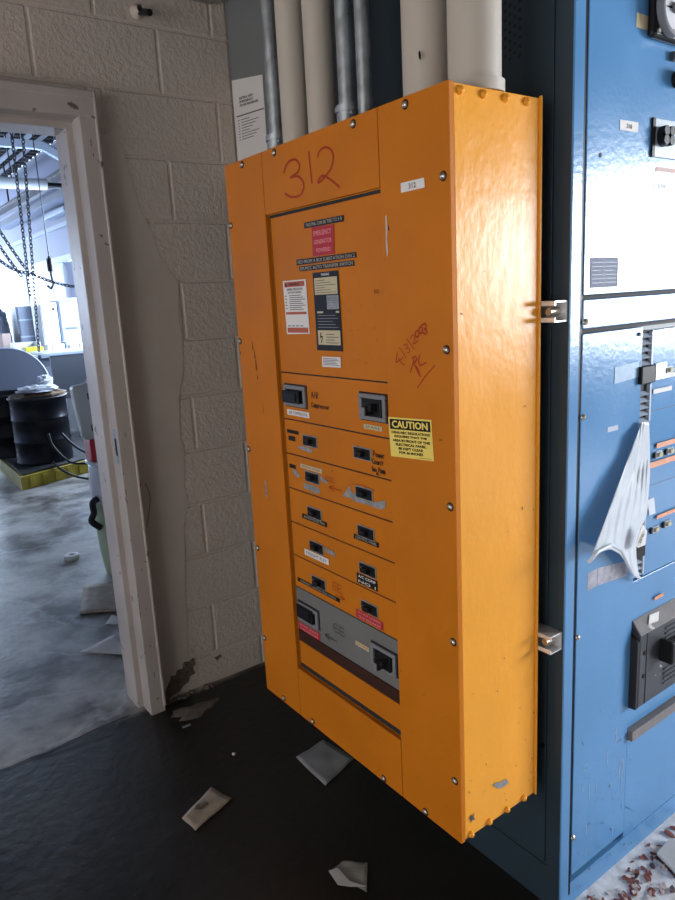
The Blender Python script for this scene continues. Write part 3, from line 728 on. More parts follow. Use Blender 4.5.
plate('main_breaker_plate', .605, .729, 'greyplate')
plate('brown_trim', .574, .605, 'darkbrown')
plate('lower_filler', .504, .572, 'orange')

def label_quad(name, corners, m, fn=F0, label=None, th=.0005):
    """corners: four (y, z)"""
    mb = MB(); a = [Vector(fn(u, v)) for u, v in corners]; b = [p+Vector((-th, 0, 0)) for p in a]
    mb.add(a+b, [(4, 5, 6, 7), (0, 3, 2, 1)]+[(i, (i+1) % 4, 4+(i+1) % 4, 4+i) for i in range(4)])
    o = obj(name, mb, m, panel)
    if label: o['label'] = label
    return o
def lettering(parent, lines, fn, m, name='lettering', bold=0.0004):
    mb = MB()
    for s, ul, ur, vb, vt in lines:
        # ul > ur: text runs towards smaller y
        w = ul-ur
        put_text(mb, s, lambda u, v, o, ul=ul: fn(ul-(u), v, .0007+o), 0, w, vb, vt, bold)
    return obj(name, mb, m, parent, fix=False)
def bars(parent, rects, fn, m, name='printed_lines'):
    mb = MB()
    for yl, yr, zb, zt in rects: mb.add([fn(yl, zb, .00066), fn(yr, zb, .00066), fn(yr, zt, .00066), fn(yl, zt, .00066)], [(0, 1, 2, 3)])
    return obj(name, mb, m, parent, fix=False)

# 312 in red marker
hw = MB()
stroke(hw, [(.524, 1.758), (.512, 1.772), (.493, 1.779), (.470, 1.776), (.458, 1.762), (.468, 1.750), (.498, 1.744), (.470, 1.742), (.450, 1.730), (.446, 1.715), (.458, 1.703), (.480, 1.700), (.505, 1.704), (.524, 1.713)], .0024, F0)
stroke(hw, [(.419, 1.783), (.417, 1.75), (.414, 1.719)], .0024, F0)
stroke(hw, [(.388, 1.768), (.378, 1.778), (.358, 1.781), (.338, 1.772), (.332, 1.755), (.345, 1.735), (.380, 1.718), (.392, 1.718), (.375, 1.728), (.350, 1.718), (.315, 1.696)], .0024, F0)
obj('handwriting', hw, 'redink', panel, fix=False)['label'] = 'number 312 written in red marker'
# date and initials
hw = MB(); r_ = .0011
stroke(hw, [(.152, 1.362), (.157, 1.343), (.146, 1.347), (.136, 1.353)], r_, F0); stroke(hw, [(.150, 1.352), (.142, 1.343), (.132, 1.338)], r_, F0)
stroke(hw, [(.146, 1.372), (.135, 1.362), (.127, 1.352)], r_, F0)
stroke(hw, [(.133, 1.376), (.124, 1.379), (.122, 1.373), (.127, 1.370), (.118, 1.371), (.116, 1.364), (.122, 1.363)], r_, F0)
stroke(hw, [(.124, 1.390), (.113, 1.380), (.103, 1.370)], r_, F0)
stroke(hw, [(.112, 1.390), (.106, 1.397), (.100, 1.394), (.102, 1.386), (.104, 1.380), (.096, 1.383), (.090, 1.387)], r_, F0)
for cy_, cz_ in ((.093, 1.399), (.083, 1.406)):
    stroke(hw, [(cy_+.005*math.cos(a), cz_+.006*math.sin(a)) for a in [k*math.pi/4 for k in range(9)]], .0018, F0)
stroke(hw, [(.080, 1.415), (.070, 1.418), (.068, 1.410), (.073, 1.408), (.066, 1.404), (.070, 1.399), (.077, 1.401)], .0018, F0)
stroke(hw, [(.116, 1.325), (.108, 1.340), (.103, 1.351)], .0015, F0); stroke(hw, [(.110, 1.352), (.100, 1.356), (.096, 1.350), (.103, 1.343), (.098, 1.332), (.090, 1.321)], .0015, F0)
stroke(hw, [(.103, 1.340), (.092, 1.330), (.088, 1.318)], .0015, F0)
stroke(hw, [(.088, 1.360), (.091, 1.345), (.084, 1.340), (.070, 1.346)], .0015, F0); stroke(hw, [(.097, 1.295), (.075, 1.318), (.047, 1.341)], .0013, F0)
obj('handwriting', hw, 'redink', panel, fix=False)['label'] = 'slanted red date 4/7/2003 and initials'

w = label_quad('number_label', [(.126, 1.675), (.063, 1.675), (.062, 1.658), (.126, 1.658)], 'white', label='white number label on the right cover')
lettering(w, [('312', .104, .085, 1.662, 1.671)], F0, 'ink', bold=.0002)
t = label_quad('embossed_tape', [(.451, 1.641), (.304, 1.640), (.305, 1.6275), (.451, 1.6285)], 'black', FC, 'black embossed tape above the red sticker')
lettering(t, [('THIS PNL CAN BE TIED TO E B', .445, .310, 1.631, 1.638)], FC, 'tape_text', bold=0)
t = label_quad('red_sticker', [(.422, 1.628), (.340, 1.626), (.343, 1.566), (.424, 1.566)], 'red', FC, 'red EMERGENCY GENERATOR POWERED sticker')
lettering(t, [('EMERGENCY', .416, .350, 1.609, 1.619), ('GENERATOR', .416, .350, 1.591, 1.600), ('POWERED', .408, .356, 1.573, 1.582)], FC, 'pink_text', bold=0)
t = label_quad('embossed_tape', [(.491, 1.564), (.268, 1.5635), (.267, 1.5525), (.492, 1.551)], 'black', FC, 'upper long black embossed tape under the red sticker')
lettering(t, [('FED FROM A BUS SUBSTATION D/N 2', .486, .272, 1.554, 1.561)], FC, 'tape_text', bold=0)
t = label_quad('embossed_tape', [(.482, 1.548), (.276, 1.548), (.275, 1.5365), (.481, 1.537)], 'black', FC, 'lower long black embossed tape under the red sticker')
lettering(t, [('EM-MCC AUTO TRANSFER SWITCH', .476, .280, 1.539, 1.546)], FC, 'tape_text', bold=0)
t = label_quad('rating_plate', [(.429, 1.531), (.332, 1.531), (.330, 1.359), (.428, 1.359)], 'black', FC, 'tall black rating plate with cream fields')
def field(parent, yl, yr, zb, zt, m, name='field', fn=FC):
    mb = MB(); mb.add([fn(yl, zb, .0006), fn(yr, zb, .0006), fn(yr, zt, .0006), fn(yl, zt, .0006)], [(0, 1, 2, 3)]); return obj(name, mb, m, parent, fix=False)
f = field(t, .424, .338, 1.4825, 1.519, 'cream'); field(t, .380, .336, 1.450, 1.480, 'bare'); field(t, .421, .336, 1.372, 1.404, 'cream')
field(t, .419, .396, 1.442, 1.446, 'cream'); field(t, .348, .336, 1.442, 1.446, 'cream')
bars(t, [(.420, .343+(.02*(i % 3)), 1.486+i*.0053, 1.4872+i*.0053) for i in range(6)]+[(.390, .342+(.015*(i % 2)), 1.376+i*.0062, 1.3775+i*.0062) for i in range(4)], lambda u, v, o: FC(u, v, o+.0003), 'darkgrey')
bars(t, [(.418, .340+(.01*(i % 3)), 1.410+i*.0065, 1.4115+i*.0065) for i in range(5)]+[(.376, .342, 1.453+i*.005, 1.4542+i*.005) for i in range(5)], lambda u, v, o: FC(u, v, o+.0003), 'greybezel')
b_ = MB(); stroke(b_, [(.408, 1.399), (.411, 1.389), (.404, 1.390), (.408, 1.377)], .0016, lambda u, v, o: FC(u, v, .001+o)); obj('lightning_mark', b_, 'ink', t, fix=False)
lettering(t, [('WARNING', .396, .366, 1.5225, 1.528)], FC, 'white', bold=.0001)
t = label_quad('warning_label', [(.556, 1.519), (.458, 1.519), (.455, 1.396), (.553, 1.394)], 'white', FC, 'white warning label with red bands')
field(t, .550, .464, 1.504, 1.516, 'warnred'); field(t, .551, .462, 1.4405, 1.4465, 'warnred'); field(t, .549, .459, 1.398, 1.410, 'warnred')
b_ = MB(); b_.add([FC(.548, 1.506, .001), (FC(.538, 1.506, .001)), FC(.543, 1.514, .001)], [(0, 1, 2)]); obj('alert_triangle', b_, 'ink', t, fix=False)
lettering(t, [('WARNING', .532, .486, 1.5065, 1.5135)], FC, 'ink', bold=.0003)
lettering(t, [('GENERAL PRECAUTION', .541, .473, 1.496, 1.501), ('ARC FLASH HAZARD', .537, .479, 1.489, 1.4935)], FC, 'ink', 'small_lettering', bold=.0002)
bars(t, [(.550, .542, 1.483-i*.0072, 1.4848-i*.0072) for i in range(5)]+[(.532, .480-(.008*(i % 3)), 1.4835-i*.0046, 1.485-i*.0046) for i in range(8)]+[(.545-.018*i, .533-.018*i, 1.413, 1.415) for i in range(4)], lambda u, v, o: FC(u, v, o+.0003), 'ink')
t = label_quad('small_plate', [(.411, 1.345), (.340, 1.346), (.340, 1.323), (.411, 1.322)], 'white', FC, 'small white printed label under the rating plate')
bars(t, [(.406, .346+(.006*(i % 3)), 1.327+i*.0034, 1.3283+i*.0034) for i in range(5)], lambda u, v, o: FC(u, v, o+.0003), 'darkgrey')
b_ = MB(); put_text(b_, '312', lambda u, v, o: FC(.215-u, v, .0004+o), 0, .016, 1.478, 1.486); obj('stencil_mark', b_, 'ink', panel, fix=False)

# caution sign
def CQ(a, b):  # a 0..1 left-right, b 0..1 bottom-top on the slightly crooked sign
    y = (.187*(1-a)+.060*a)*b+(.183*(1-a)+.055*a)*(1-b)
    z = (1.2295*(1-a)+1.2365*a)*b+(1.1470*(1-a)+1.1560*a)*(1-b)
    return y, z
cs = label_quad('caution_sign', [CQ(0, 1), CQ(1, 1), CQ(1, 0), CQ(0, 0)], 'yellow_label', label='yellow and black CAUTION sticker')
def CF(a, b, o=0): y, z = CQ(a, b); return (-.0012-o, y, z)
b_ = MB(); b_.add([CF(.03, .70), CF(.97, .70), CF(.97, .955), CF(.03, .955)], [(0, 1, 2, 3)]); obj('header_band', b_, 'ink', cs, fix=False)
b_ = MB(); put_text(b_, 'CAUTION', lambda u, v, o: CF(u, v, .0002+o), .09, .91, .745, .915, bold=.008); obj('lettering', b_, 'yellow_label', cs, fix=False)
b_ = MB()
for i, (s, a, b) in enumerate([('OSHA-NEC REGULATIONS', .06, .95), ('REQUIRES THAT THE', .13, .88), ('AREA IN FRONT OF THIS', .08, .94), ('ELECTRICAL PANEL', .15, .85), ('BE KEPT CLEAR', .21, .78), ('FOR 36 INCHES', .22, .77)]):
    put_text(b_, s, lambda u, v, o: CF(u, v, .0002+o), a, b, .595-i*.1, .655-i*.1, bold=.004)
b_.add([CF(.68, .035), CF(.95, .035), CF(.95, .045), CF(.68, .045)], [(0, 1, 2, 3)])
obj('small_lettering', b_, 'ink', cs, fix=False)

# large moulded breakers
def big_breaker(yl, yr, zb, zt, hl, hr, hb, ht, tog, label):
    e = empty('large_breaker', FC((yl+yr)/2, zb), None, None, None, panel); e['label'] = label
    def P3(y, z, x): a, b = cen(y, z); return a, b
    y0, z0 = cen(yr, zb); y1, z1 = cen(yl, zt)
    y0 = max(y0, .1885)
    fr = MB(); w = .010
    fr.box(XC-.008, XC-.001, y0, y1, z0, z0+w).box(XC-.008, XC-.001, y0, y1, z1-w, z1).box(XC-.008, XC-.001, y0, y0+w, z0+w, z1-w).box(XC-.008, XC-.001, y1-w, y1, z0+w, z1-w)
    obj('bezel', fr, 'greybezel', e, bevel=.0015)
    obj('bezel_gap', MB().box(XC-.0016, XC-.001, y0-.003 if y0 > .19 else y0, y1+.003, z0-.003, z1+.003), 'black', e)  # black backing, slightly wider than the bezel
    a0, b0 = cen(hr, hb); a1, b1 = cen(hl, ht)
    obj('breaker_face', MB().box(XC-.012, XC-.0015, a0, a1, b0, b1), 'black', e, bevel=.002)
    if tog:
        c0 = (a0+a1)/2-.002; zc = (b0+b1)/2
        obj('toggle', MB().box(XC-.034, XC-.012, c0-.007, c0+.007, zc-.013, zc+.008).box(XC-.030, XC-.012, c0-.018, c0-.004, zc-.004, zc+.012), 'black', e, bevel=.002)
        obj('toggle_tip', MB().box(XC-.036, XC-.031, c0-.0045, c0+.0045, zc-.014, zc+.005), 'greybezel', e, bevel=.001)
    else:
        obj('toggle', MB().box(XC-.016, XC-.012, a0+.010, a1-.006, b0+.006, b1-.004), 'black', e, bevel=.002)
    return e
big_breaker(.580, .486, 1.219, 1.271, .583, .508, 1.227, 1.257, False, 'large breaker at the left of the top row with its handle thrown left')
big_breaker(.277, .189, 1.217, 1.273, .260, .199, 1.226, 1.263, True, 'large breaker at the right of the top row')
big_breaker(.586, .493, .640, .690, .584, .510, .648, .686, False, 'large breaker at the left of the grey plate')
big_breaker(.276, .188, .638, .692, .254, .201, .645, .683, True, 'large breaker at the right of the grey plate')
# small breakers
zr = [1.1385, 1.0475, .9565, .867, .773]
sb0 = None
wh = ['left', 'right']; nm = ['first', 'second', 'third', 'fourth', 'fifth']
for i, z in enumerate(zr):
    for j, yc in enumerate((.4825, .2785)):
        yy, zz = cen(yc, z)
        if sb0 is None:
            e = empty('small_breaker', (XC, yy, zz), parent=panel)
            obj('window_rim', MB().box(XC-.0032, XC-.001, yy-.031, yy+.031, zz-.0145, zz+.0145), 'bare', e, bevel=.0006)
            obj('breaker_face', MB().box(XC-.0040, XC-.0015, yy-.0285, yy+.0285, zz-.012, zz+.012), 'black', e)
            obj('toggle', MB().box(XC-.016, XC-.004, yy-.010, yy+.012, zz-.005, zz+.006), 'black', e, bevel=.0015)
            obj('rating_mark', MB().box(XC-.0045, XC-.004, yy+.014, yy+.024, zz-.004, zz+.002), 'greybezel', e)
            sb0 = e; base = (yy, zz)
        else:
            e = copy_tree(sb0, (0, yy-base[0], zz-base[1]), panel)
        e['label'] = 'small breaker, %s column, row %s from the top' % (wh[j], nm[i])

def cl(name, yl, yr, zb, zt, m, txt=None, tm='ink', label=None, skew=0, bold=0):
    t = label_quad(name, [(yl, zt), (yr, zt+skew), (yr, zb+skew), (yl, zb)], m, FC, label)
    if txt:
        h = zt-zb
        lettering(t, [(s, yl-(yl-yr)*.08, yr+(yl-yr)*.08, zb+h*(k+.22)/len(txt), zb+h*(k+.75)/len(txt)) for k, s in enumerate(txt[::-1])], FC, tm, bold=bold)
    return t
cl('breaker_label', .577, .478, 1.195, 1.209, 'white', ['AIR COMPRESSOR'], label='white label under the top left breaker')
cl('breaker_label', .268, .207, 1.196, 1.206, 'cream', ['SPARE'], label='cream label under the top right breaker')
cl('breaker_label', .584, .531, 1.148, 1.157, 'ink', label='black tape at the left of the first small breaker row')
cl('breaker_label', .579, .549, 1.129, 1.141, 'ink', label='torn black tape stub')
cl('breaker_label', .584, .555, 1.057, 1.067, 'ink', label='short black tape on the second breaker row')
cl('breaker_label', .532, .438, 1.065, 1.076, 'cream', ['BOILER ROOM PANEL'], 'redink', label='cream label with red print')
cl('breaker_label', .539, .431, .932, .9445, 'black', ['AIR HANDLER FAN'], 'tape_text', label='black tape under the third left breaker')
cl('breaker_label', .324, .234, .932, .9435, 'black', ['CONTROL PANEL'], 'tape_text', label='black tape under the third right breaker')
cl('breaker_label', .539, .432, .834, .850, 'white', ['FREIGHT ELEV'], label='white label under the fourth left breaker')
cl('breaker_label', .320, .245, .825, .850, 'black', ['A/C COMP', 'NO 1'], 'white', label='black two line tape under the fourth right breaker', bold=.0002)
cl('breaker_label', .582, .395, .748, .7585, 'black', ['EMERGENCY LIGHTING PANEL NORTH'], 'tape_text', label='long black tape across the fifth left breaker')
cl('breaker_label', .330, .231, .735, .756, 'red', ['DO NOT OPERATE', 'THIS BREAKER'], 'pink_text', label='red tape under the fifth right breaker')
cl('breaker_label', .594, .492, .608, .629, 'red', ['DO NOT OPERATE', 'THIS BREAKER'], 'pink_text', label='red tape under the left grey plate breaker')
cl('breaker_label', .338, .287, .660, .671, 'cream', ['SPARE'], 'redink', label='small cream label on the grey plate')
# scraped bare metal patches
def patch(pts, m='bare', fn=FC, name='scraped_patch'):
    mb = MB(); mb.add([fn(u, v, .0) for u, v in pts], [tuple(range(len(pts)))]); return obj(name, mb, m, panel, fix=False)
patch([(.537, 1.120), (.50, 1.122), (.475, 1.119), (.478, 1.110), (.51, 1.111), (.535, 1.114)])
patch([(.523, 1.026), (.49, 1.028), (.455, 1.026), (.452, 1.014), (.47, 1.009), (.50, 1.013), (.523, 1.013)])
patch([(.573, 1.056), (.55, 1.052), (.535, 1.040), (.55, 1.036), (.565, 1.041)])
patch([(.362, 1.025), (.345, 1.040), (.333, 1.055), (.325, 1.042), (.309, 1.040), (.28, 1.036), (.247, 1.034), (.22, 1.042), (.205, 1.045), (.207, 1.030), (.225, 1.022), (.26, 1.024), (.31, 1.022), (.33, 1.027)])
patch([(.452, .876), (.42, .878), (.402, .873), (.405, .864), (.44, .866)]); patch([(.455, 1.06), (.43, 1.055), (.415, 1.046), (.44, 1.043)])
patch([(.44, 1.076), (.40, 1.074), (.39, 1.068), (.42, 1.066)], 'orange')
# pen notes
hw = MB(); r_ = .0009
def pen(letters, y, z, h, w, gap=.3, slope=0, r=r_):
    G = {'A': [[(0, 0), (.5, 1), (1, 0)], [(.2, .4), (.8, .4)]], 'I': [[(.5, 0), (.5, 1)]], 'R': [[(0, 0), (0, 1), (.8, .9), (.7, .55), (0, .5), (.9, 0)]], 'i': [[(.5, 0), (.5, .6)]],
         'C': [[(1, .85), (.5, 1), (0, .5), (.4, 0), (1, .15)]], 'o': [[(.5, .6), (.1, .3), (.5, 0), (.9, .3), (.5, .6)]], 'm': [[(0, 0), (0, .6), (.3, .6), (.4, 0), (.5, .6), (.9, .55), (1, 0)]],
         'p': [[(.1, -.4), (.1, .6), (.8, .5), (.7, .05), (.1, .05)]], 'r': [[(.1, 0), (.1, .6), (.7, .6)]], 'e': [[(.1, .3), (.9, .35), (.5, .6), (.1, .3), (.5, 0), (.9, .1)]], 's': [[(.9, .55), (.3, .5), (.8, .2), (.1, 0)]],
         'P': [[(0, 0), (0, 1), (.8, .9), (.7, .5), (0, .45)]], 'u': [[(0, .6), (.1, .05), (.7, .1), (.8, .6), (.9, 0)]], 't': [[(.5, 1), (.5, 0)], [(.1, .65), (.9, .65)]], 'n': [[(0, 0), (0, .6), (.6, .6), (.8, 0)]],
         'G': [[(1, .85), (.5, 1), (0, .5), (.4, 0), (1, .1), (1, .45), (.6, .45)]], 'a': [[(.8, .6), (.2, .5), (.2, .05), (.7, .1), (.8, .6), (.9, 0)]], 'w': [[(0, .6), (.25, 0), (.5, .5), (.75, 0), (1, .6)]],
         'E': [[(1, 1), (0, 1), (0, 0), (1, 0)], [(0, .5), (.8, .5)]], '>': [[(0, .5), (1, .5)], [(.6, 1), (1, .5), (.6, 0)]], '<': [[(1, .5), (0, .5)], [(.4, 1), (0, .5), (.4, 0)]], 'F': [[(0, 0), (0, 1), (1, 1)], [(0, .5), (.7, .5)]], 'L': [[(0, 1), (0, 0), (.8, 0)]], ' ': []}
    for i, c in enumerate(letters):
        u = y-i*w*(1+gap); v = z+i*slope
        for st_ in G[c]: stroke(hw, [(u-a*w, v+b*h) for a, b in st_], r, lambda a, b, o: FC(a, b, .0004+o))
pen('AIR', .464, 1.246, .014, .008); pen('Compressor', .466, 1.224, .011, .006, .25)
pen('Power', .240, 1.138, .012, .0065, .25); pen('Count', .244, 1.122, .011, .006, .25); pen('Gas Pump', .246, 1.105, .010, .0045, .25)
pen('<', .232, 1.098, .006, .010)
obj('handwriting', hw, 'ink', panel, fix=False)['label'] = 'black pen notes beside the breakers'
hw = MB()
pen('EE', .425, 1.052, .010, .016, .3, r=.0006); pen('<', .412, 1.030, .014, .05, r=.001)
pen('EE', .420, .776, .018, .016, .35, r=.0008); pen('>', .412, .758, .012, .038, r=.0008)
stroke(hw, [(.320, 1.062), (.28, 1.066), (.24, 1.061)], .0007, FC)
obj('handwriting', hw, 'redink', panel, fix=False)['label'] = 'red marker notes and arrows on the breaker plates'
hw = MB(); pen('EE', .425, .662, .020, .018, .35, r=.0007); pen('<', .468, .628, .016, .05, r=.001)
obj('handwriting', hw, 'ink', panel, fix=False)['label'] = 'dark pen scrawl on the grey plate'
# chipped spots and bare seam
patch([(.174, 1.622), (.170, 1.624), (.1685, 1.60), (.171, 1.58), (.169, 1.555), (.173, 1.545), (.1755, 1.57), (.1735, 1.60)], 'white_pipe', F0, 'peeled_paint')
for y, z, a, b in ((.73, 1.362, .0025, .014), (.722, 1.338, .003, .012), (.719, 1.312, .0035, .016), (.717, 1.28, .0025, .007), (.799, 1.342, .003, .006), (.165, 1.60, .0022, .006), (.70, 1.20, .001, .02)):
    patch([(y+a, z-b*.6), (y+a*.5, z+b), (y-a*.4, z+b*.6), (y-a, z-b)], 'ink', F0, 'paint_nick')
patch([(.722, .995), (.715, 1.0), (.713, .955), (.721, .945)], 'bare', F0, 'scraped_patch')
patch([(.45, .62), (.44, .625), (.41, .618), (.43, .612)], 'greyplate', FC, 'scraped_patch')
sp_ = MB()
rnd = random.Random(9)
for i in range(34):
    y, z = rnd.choice([(rnd.uniform(.2, .30), rnd.uniform(1.33, 1.46)), (rnd.uniform(.02, .18), rnd.uniform(.36, 1.1)), (rnd.uniform(.2, .6), rnd.uniform(.35, .46))]); r = rnd.uniform(.0006, .0018)
    fn = FC if 1.3 < z else F0
    sp_.add([fn(y+r, z), fn(y, z+r*1.5), fn(y-r, z), fn(y, z-r*1.3)], [(0, 1, 2, 3)])
prop(obj('rust_spots', sp_, 'crumble', panel, fix=False), kind='stuff')
# side wear
def FS(x, z, o=0): return (x, .0008-.0006-o, z)
def spatch(pts, m):
    mb = MB(); mb.add([FS(u, v, .0004) for u, v in pts], [tuple(range(len(pts)))]); return obj('scraped_patch', mb, m, panel, fix=False)
spatch([(.097, .424), (.11, .426), (.118, .420), (.142, .418), (.150, .404), (.135, .402), (.118, .405)], 'bare')
spatch([(.030, .386), (.034, .382), (.040, .387), (.037, .377), (.042, .368), (.034, .372), (.028, .365), (.030, .375), (.024, .378)], 'darkgrey')
spatch([(.064, .415), (.072, .422), (.076, .430), (.068, .418)], 'crumble'); spatch([(.190, 1.03), (.193, 1.034), (.195, 1.03), (.192, 1.026)], 'crumble')
sp_ = MB()
for i in range(30):
    x = rnd.uniform(.02, .235); z = rnd.choice([rnd.uniform(.36, .75), rnd.uniform(.36, 1.6)]); r = rnd.uniform(.0006, .0022)
    sp_.add([FS(x+r, z, .0004), FS(x, z+r*1.4, .0004), FS(x-r, z, .0004), FS(x, z-r, .0004)], [(0, 1, 2, 3)])
prop(obj('rust_spots', sp_, 'crumble', panel, fix=False), kind='stuff')
# screws
def screw_mesh(front):
    mb = MB(); ax_ = (-1, 0, 0) if front else (0, -1, 0)
    mb.lathe((0, 0, 0), [(.0062, 0), (.0062, .0015), (.0045, .004), (.0005, .0045)], n=16, axis=ax_)
    return mb
s0 = None
for y, z in [(.261, 1.806), (.108, 1.806), (.56, 1.808), (.713, 1.808), (.016, 1.670), (.016, 1.371), (.014, 1.073), (.013, .792), (.016, .474), (.707, .343), (.558, .342), (.255, .340), (.110, .340), (.793, .501), (.792, .783), (.797, 1.074), (.797, 1.373), (.795, 1.672)]:
    if s0 is None:
        s0 = obj('screw', screw_mesh(True), 'screw', panel, origin=(0, 0, 0)); hole0 = obj('washer_shadow', MB().lathe((0, 0, 0), [(.0088, 0), (.0085, .0008), (.006, .001)], n=16, axis=(-1, 0, 0)), 'black', s0, origin=(0, 0, 0)); c = s0  # black ring for the dark hole round each screw
    else: c = copy_tree(s0, None, panel)
    c.location = Vector((-.0003, y, z))-world_of(panel)
s1 = None
for x in (.029, .086, .144, .201):
    for z in (1.807, .339):
        if s1 is None:
            s1 = obj('rivet', MB().lathe((0, 0, 0), [(.0075, 0), (.0072, .003), (.005, .0065), (.0005, .008)], n=18, axis=(0, -1, 0)), 'orange_lit', panel, origin=(0, 0, 0)); c = s1
        else: c = copy_tree(s1, None, panel)
        c.location = Vector((x, .001, z))-world_of(panel)

# struts between the panel and the switchgear
def strut(zc, label):
    x0, x1 = .2435, .2835; h = .0205; t = .0028; y0, y1 = -.036, .70
    pts = [(x0, zc+h-.009), (x0, zc+h), (x1, zc+h), (x1, zc-h), (x0, zc-h), (x0, zc-h+.009), (x0+t, zc-h+.009), (x0+t, zc-h+t), (x1-t, zc-h+t), (x1-t, zc+h-t), (x0+t, zc+h-t), (x0+t, zc+h-.009)]
    e = empty('strut_channel', (.263, .33, zc-h), label, 'strut channel')
    obj('channel', MB().prism([(x, y0, z) for x, z in pts], (0, y1-y0, 0)), 'steel', e)
    obj('bolt', MB().cyl((x0+.006, y0+.02, zc), (x1-.004, y0+.02, zc), .008, n=6), 'screw', e)
strut(1.425, 'upper steel strut channel end sticking out between orange panel and blue switchgear')
strut(.715, 'lower steel strut channel end sticking out between orange panel and blue switchgear')

# ================================================================== PIPES ABOVE THE PANEL
PX = .12
def pipe(name, y, r, m, label, cat, coupling=None, x=PX, z1=CEIL-.002):
    e = empty(name, (x, y, Z1), label, cat)
    obj('pipe_run', MB().cyl((x, y, Z1), (x, y, z1), r, n=48, cap=True), m, e)
    if coupling == 'conduit':
        obj('locknut', MB().cyl((x, y, Z1-.001), (x, y, Z1+.012), r+.012, n=8), 'galv', e)
        obj('connector', MB().cyl((x, y, Z1+.01), (x, y, Z1+.07), r+.006, n=32).cyl((x-.012, y-r-.016, Z1+.05), (x-.012, y-r-.002, Z1+.05), .006, n=10), 'galv', e)
        obj('ring', MB().cyl((x, y, Z1+.055), (x, y, Z1+.066), r+.010, n=32), 'galv', e)
    else:
        obj('collar', MB().cyl((x, y, Z1-.001), (x, y, Z1+.02), r+.006, n=48), m, e)
    return e
pipe('metal_conduit', .732, .020, 'galv', 'leftmost bare metal conduit, next to the taped paper', 'conduit', 'conduit')
pipe('painted_pipe', .640, .036, 'white_pipe', 'leftmost cream painted pipe, right of the leftmost metal conduit', 'pipe')
pipe('painted_pipe', .530, .034, 'white_pipe', 'second cream painted pipe from the left, left of the two middle metal conduits', 'pipe')
pipe('metal_conduit', .430, .020, 'galv', 'middle metal conduit touching the second cream pipe', 'conduit', 'conduit')
pipe('metal_conduit', .368, .0165, 'galv', 'thinnest metal conduit beside the dark blue cabinet side', 'conduit')
p_ = pipe('painted_pipe', .176, .047, 'white_pipe', 'wide cream painted pipe with a small nick, third from the left', 'pipe')
obj('paint_nick', MB().prism([(PX-.0472, .148, 1.912), (PX-.0472, .145, 1.915), (PX-.0472, .143, 1.906), (PX-.0472, .144, 1.899), (PX-.0472, .147, 1.903)], (.002, 0, 0)), 'ink', p_)
pipe('painted_pipe', .052, .048, 'white_pipe', 'wide cream painted pipe furthest right, above the panel corner', 'pipe')

# taped paper on the pilaster
pc = empty('posted_notice', (.418, 1.37, 1.93), 'white printed sheet posted on the grey pilaster above the orange panel', 'notice')
def NP(a, b, o=0): return (.4185-o, 1.478*(1-a)+1.268*a, 1.90+b*(.345-.025*a))
mb = MB(); mb.add([NP(0, 0), NP(1, 0), NP(1, .97), NP(0, 1), NP(0, 0, .001), NP(1, 0, .001), NP(1, .97, .001), NP(0, 1, .001)], FB); obj('sheet', mb, 'white', pc)
mb = MB()
for i in range(3): put_text(mb, ['ELECTRICAL SAFETY', 'EMERGENCY', 'POWER PROCEDURE'][i], lambda u, v, o: NP(u, v, .0014+o), .22, .22+[.45, .45, .6][i], .80-i*.035, .82-i*.035, .002)
mb.add([NP(.08, .64, .0014), NP(.98, .64, .0014), NP(.98, .652, .0014), NP(.08, .652, .0014)], [(0, 1, 2, 3)])
for i in range(8): mb.add([NP(.22, .60-i*.027, .0014), NP(.50+.1*(i*7 % 4), .60-i*.027, .0014), NP(.50+.1*(i*7 % 4), .607-i*.027, .0014), NP(.22, .607-i*.027, .0014)], [(0, 1, 2, 3)]); mb.add([NP(.12, .60-i*.027, .0014), NP(.17, .60-i*.027, .0014), NP(.17, .608-i*.027, .0014), NP(.12, .608-i*.027, .0014)], [(0, 1, 2, 3)])
obj('printed_text', mb, 'darkgrey', pc, fix=False)

# ================================================================== BLUE SWITCHGEAR
CX, CY = .284, -.042
sw = empty('switchgear_cabinet', (.8, .3, 0), 'tall blue switchgear cabinet behind and to the right of the orange panel', 'switchgear cabinet')
XE = 1.5; HZ = 2.75
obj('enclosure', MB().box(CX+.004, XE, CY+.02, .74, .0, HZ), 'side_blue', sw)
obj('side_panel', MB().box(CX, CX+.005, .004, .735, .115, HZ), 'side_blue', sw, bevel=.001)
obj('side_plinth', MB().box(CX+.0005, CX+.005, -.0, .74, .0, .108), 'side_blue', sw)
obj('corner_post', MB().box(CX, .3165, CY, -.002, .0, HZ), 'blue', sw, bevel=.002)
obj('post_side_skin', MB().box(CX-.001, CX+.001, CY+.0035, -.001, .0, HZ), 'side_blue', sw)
obj('panel_gap', MB().box(.3165, .3265, CY+.0025, CY+.019, .03, HZ), 'black', sw)
hol = MB()
for i in range(5):
    for k in range(22):
        y = .085+i*.012; z = 1.92+k*.016+(i % 2)*.008
        hol.cyl((CX-.0004, y, z), (CX+.001, y, z), .0038, n=8)
obj('vent_perforation', hol, 'dark', sw)
obj('side_bolt', MB().cyl((CX-.003, .012, .43), (CX+.001, .012, .43), .006, n=12), 'black', sw)
def FP(x, z, o=0): return (x, CY-.0004-o, z)
def fbox(name, x0, x1, z0, z1, m, y=CY, th=.018, bevel=.0012, label=None):
    o = obj(name, MB().box(x0, x1, y, y+th, z0, z1), m, sw, bevel=bevel)
    if label: o['label'] = label
    return o
ud = fbox('upper_door', .3265, 1.45, 1.453, HZ, 'blue')
fbox('cross_band', .3265, 1.45, 1.386, 1.444, 'blue', bevel=.002)
fbox('band_gap', .3265, 1.45, 1.376, 1.455, 'dark', y=CY+.016, th=.004, bevel=0)
ld = fbox('lower_door', .3265, .546, .085, 1.376, 'blue')
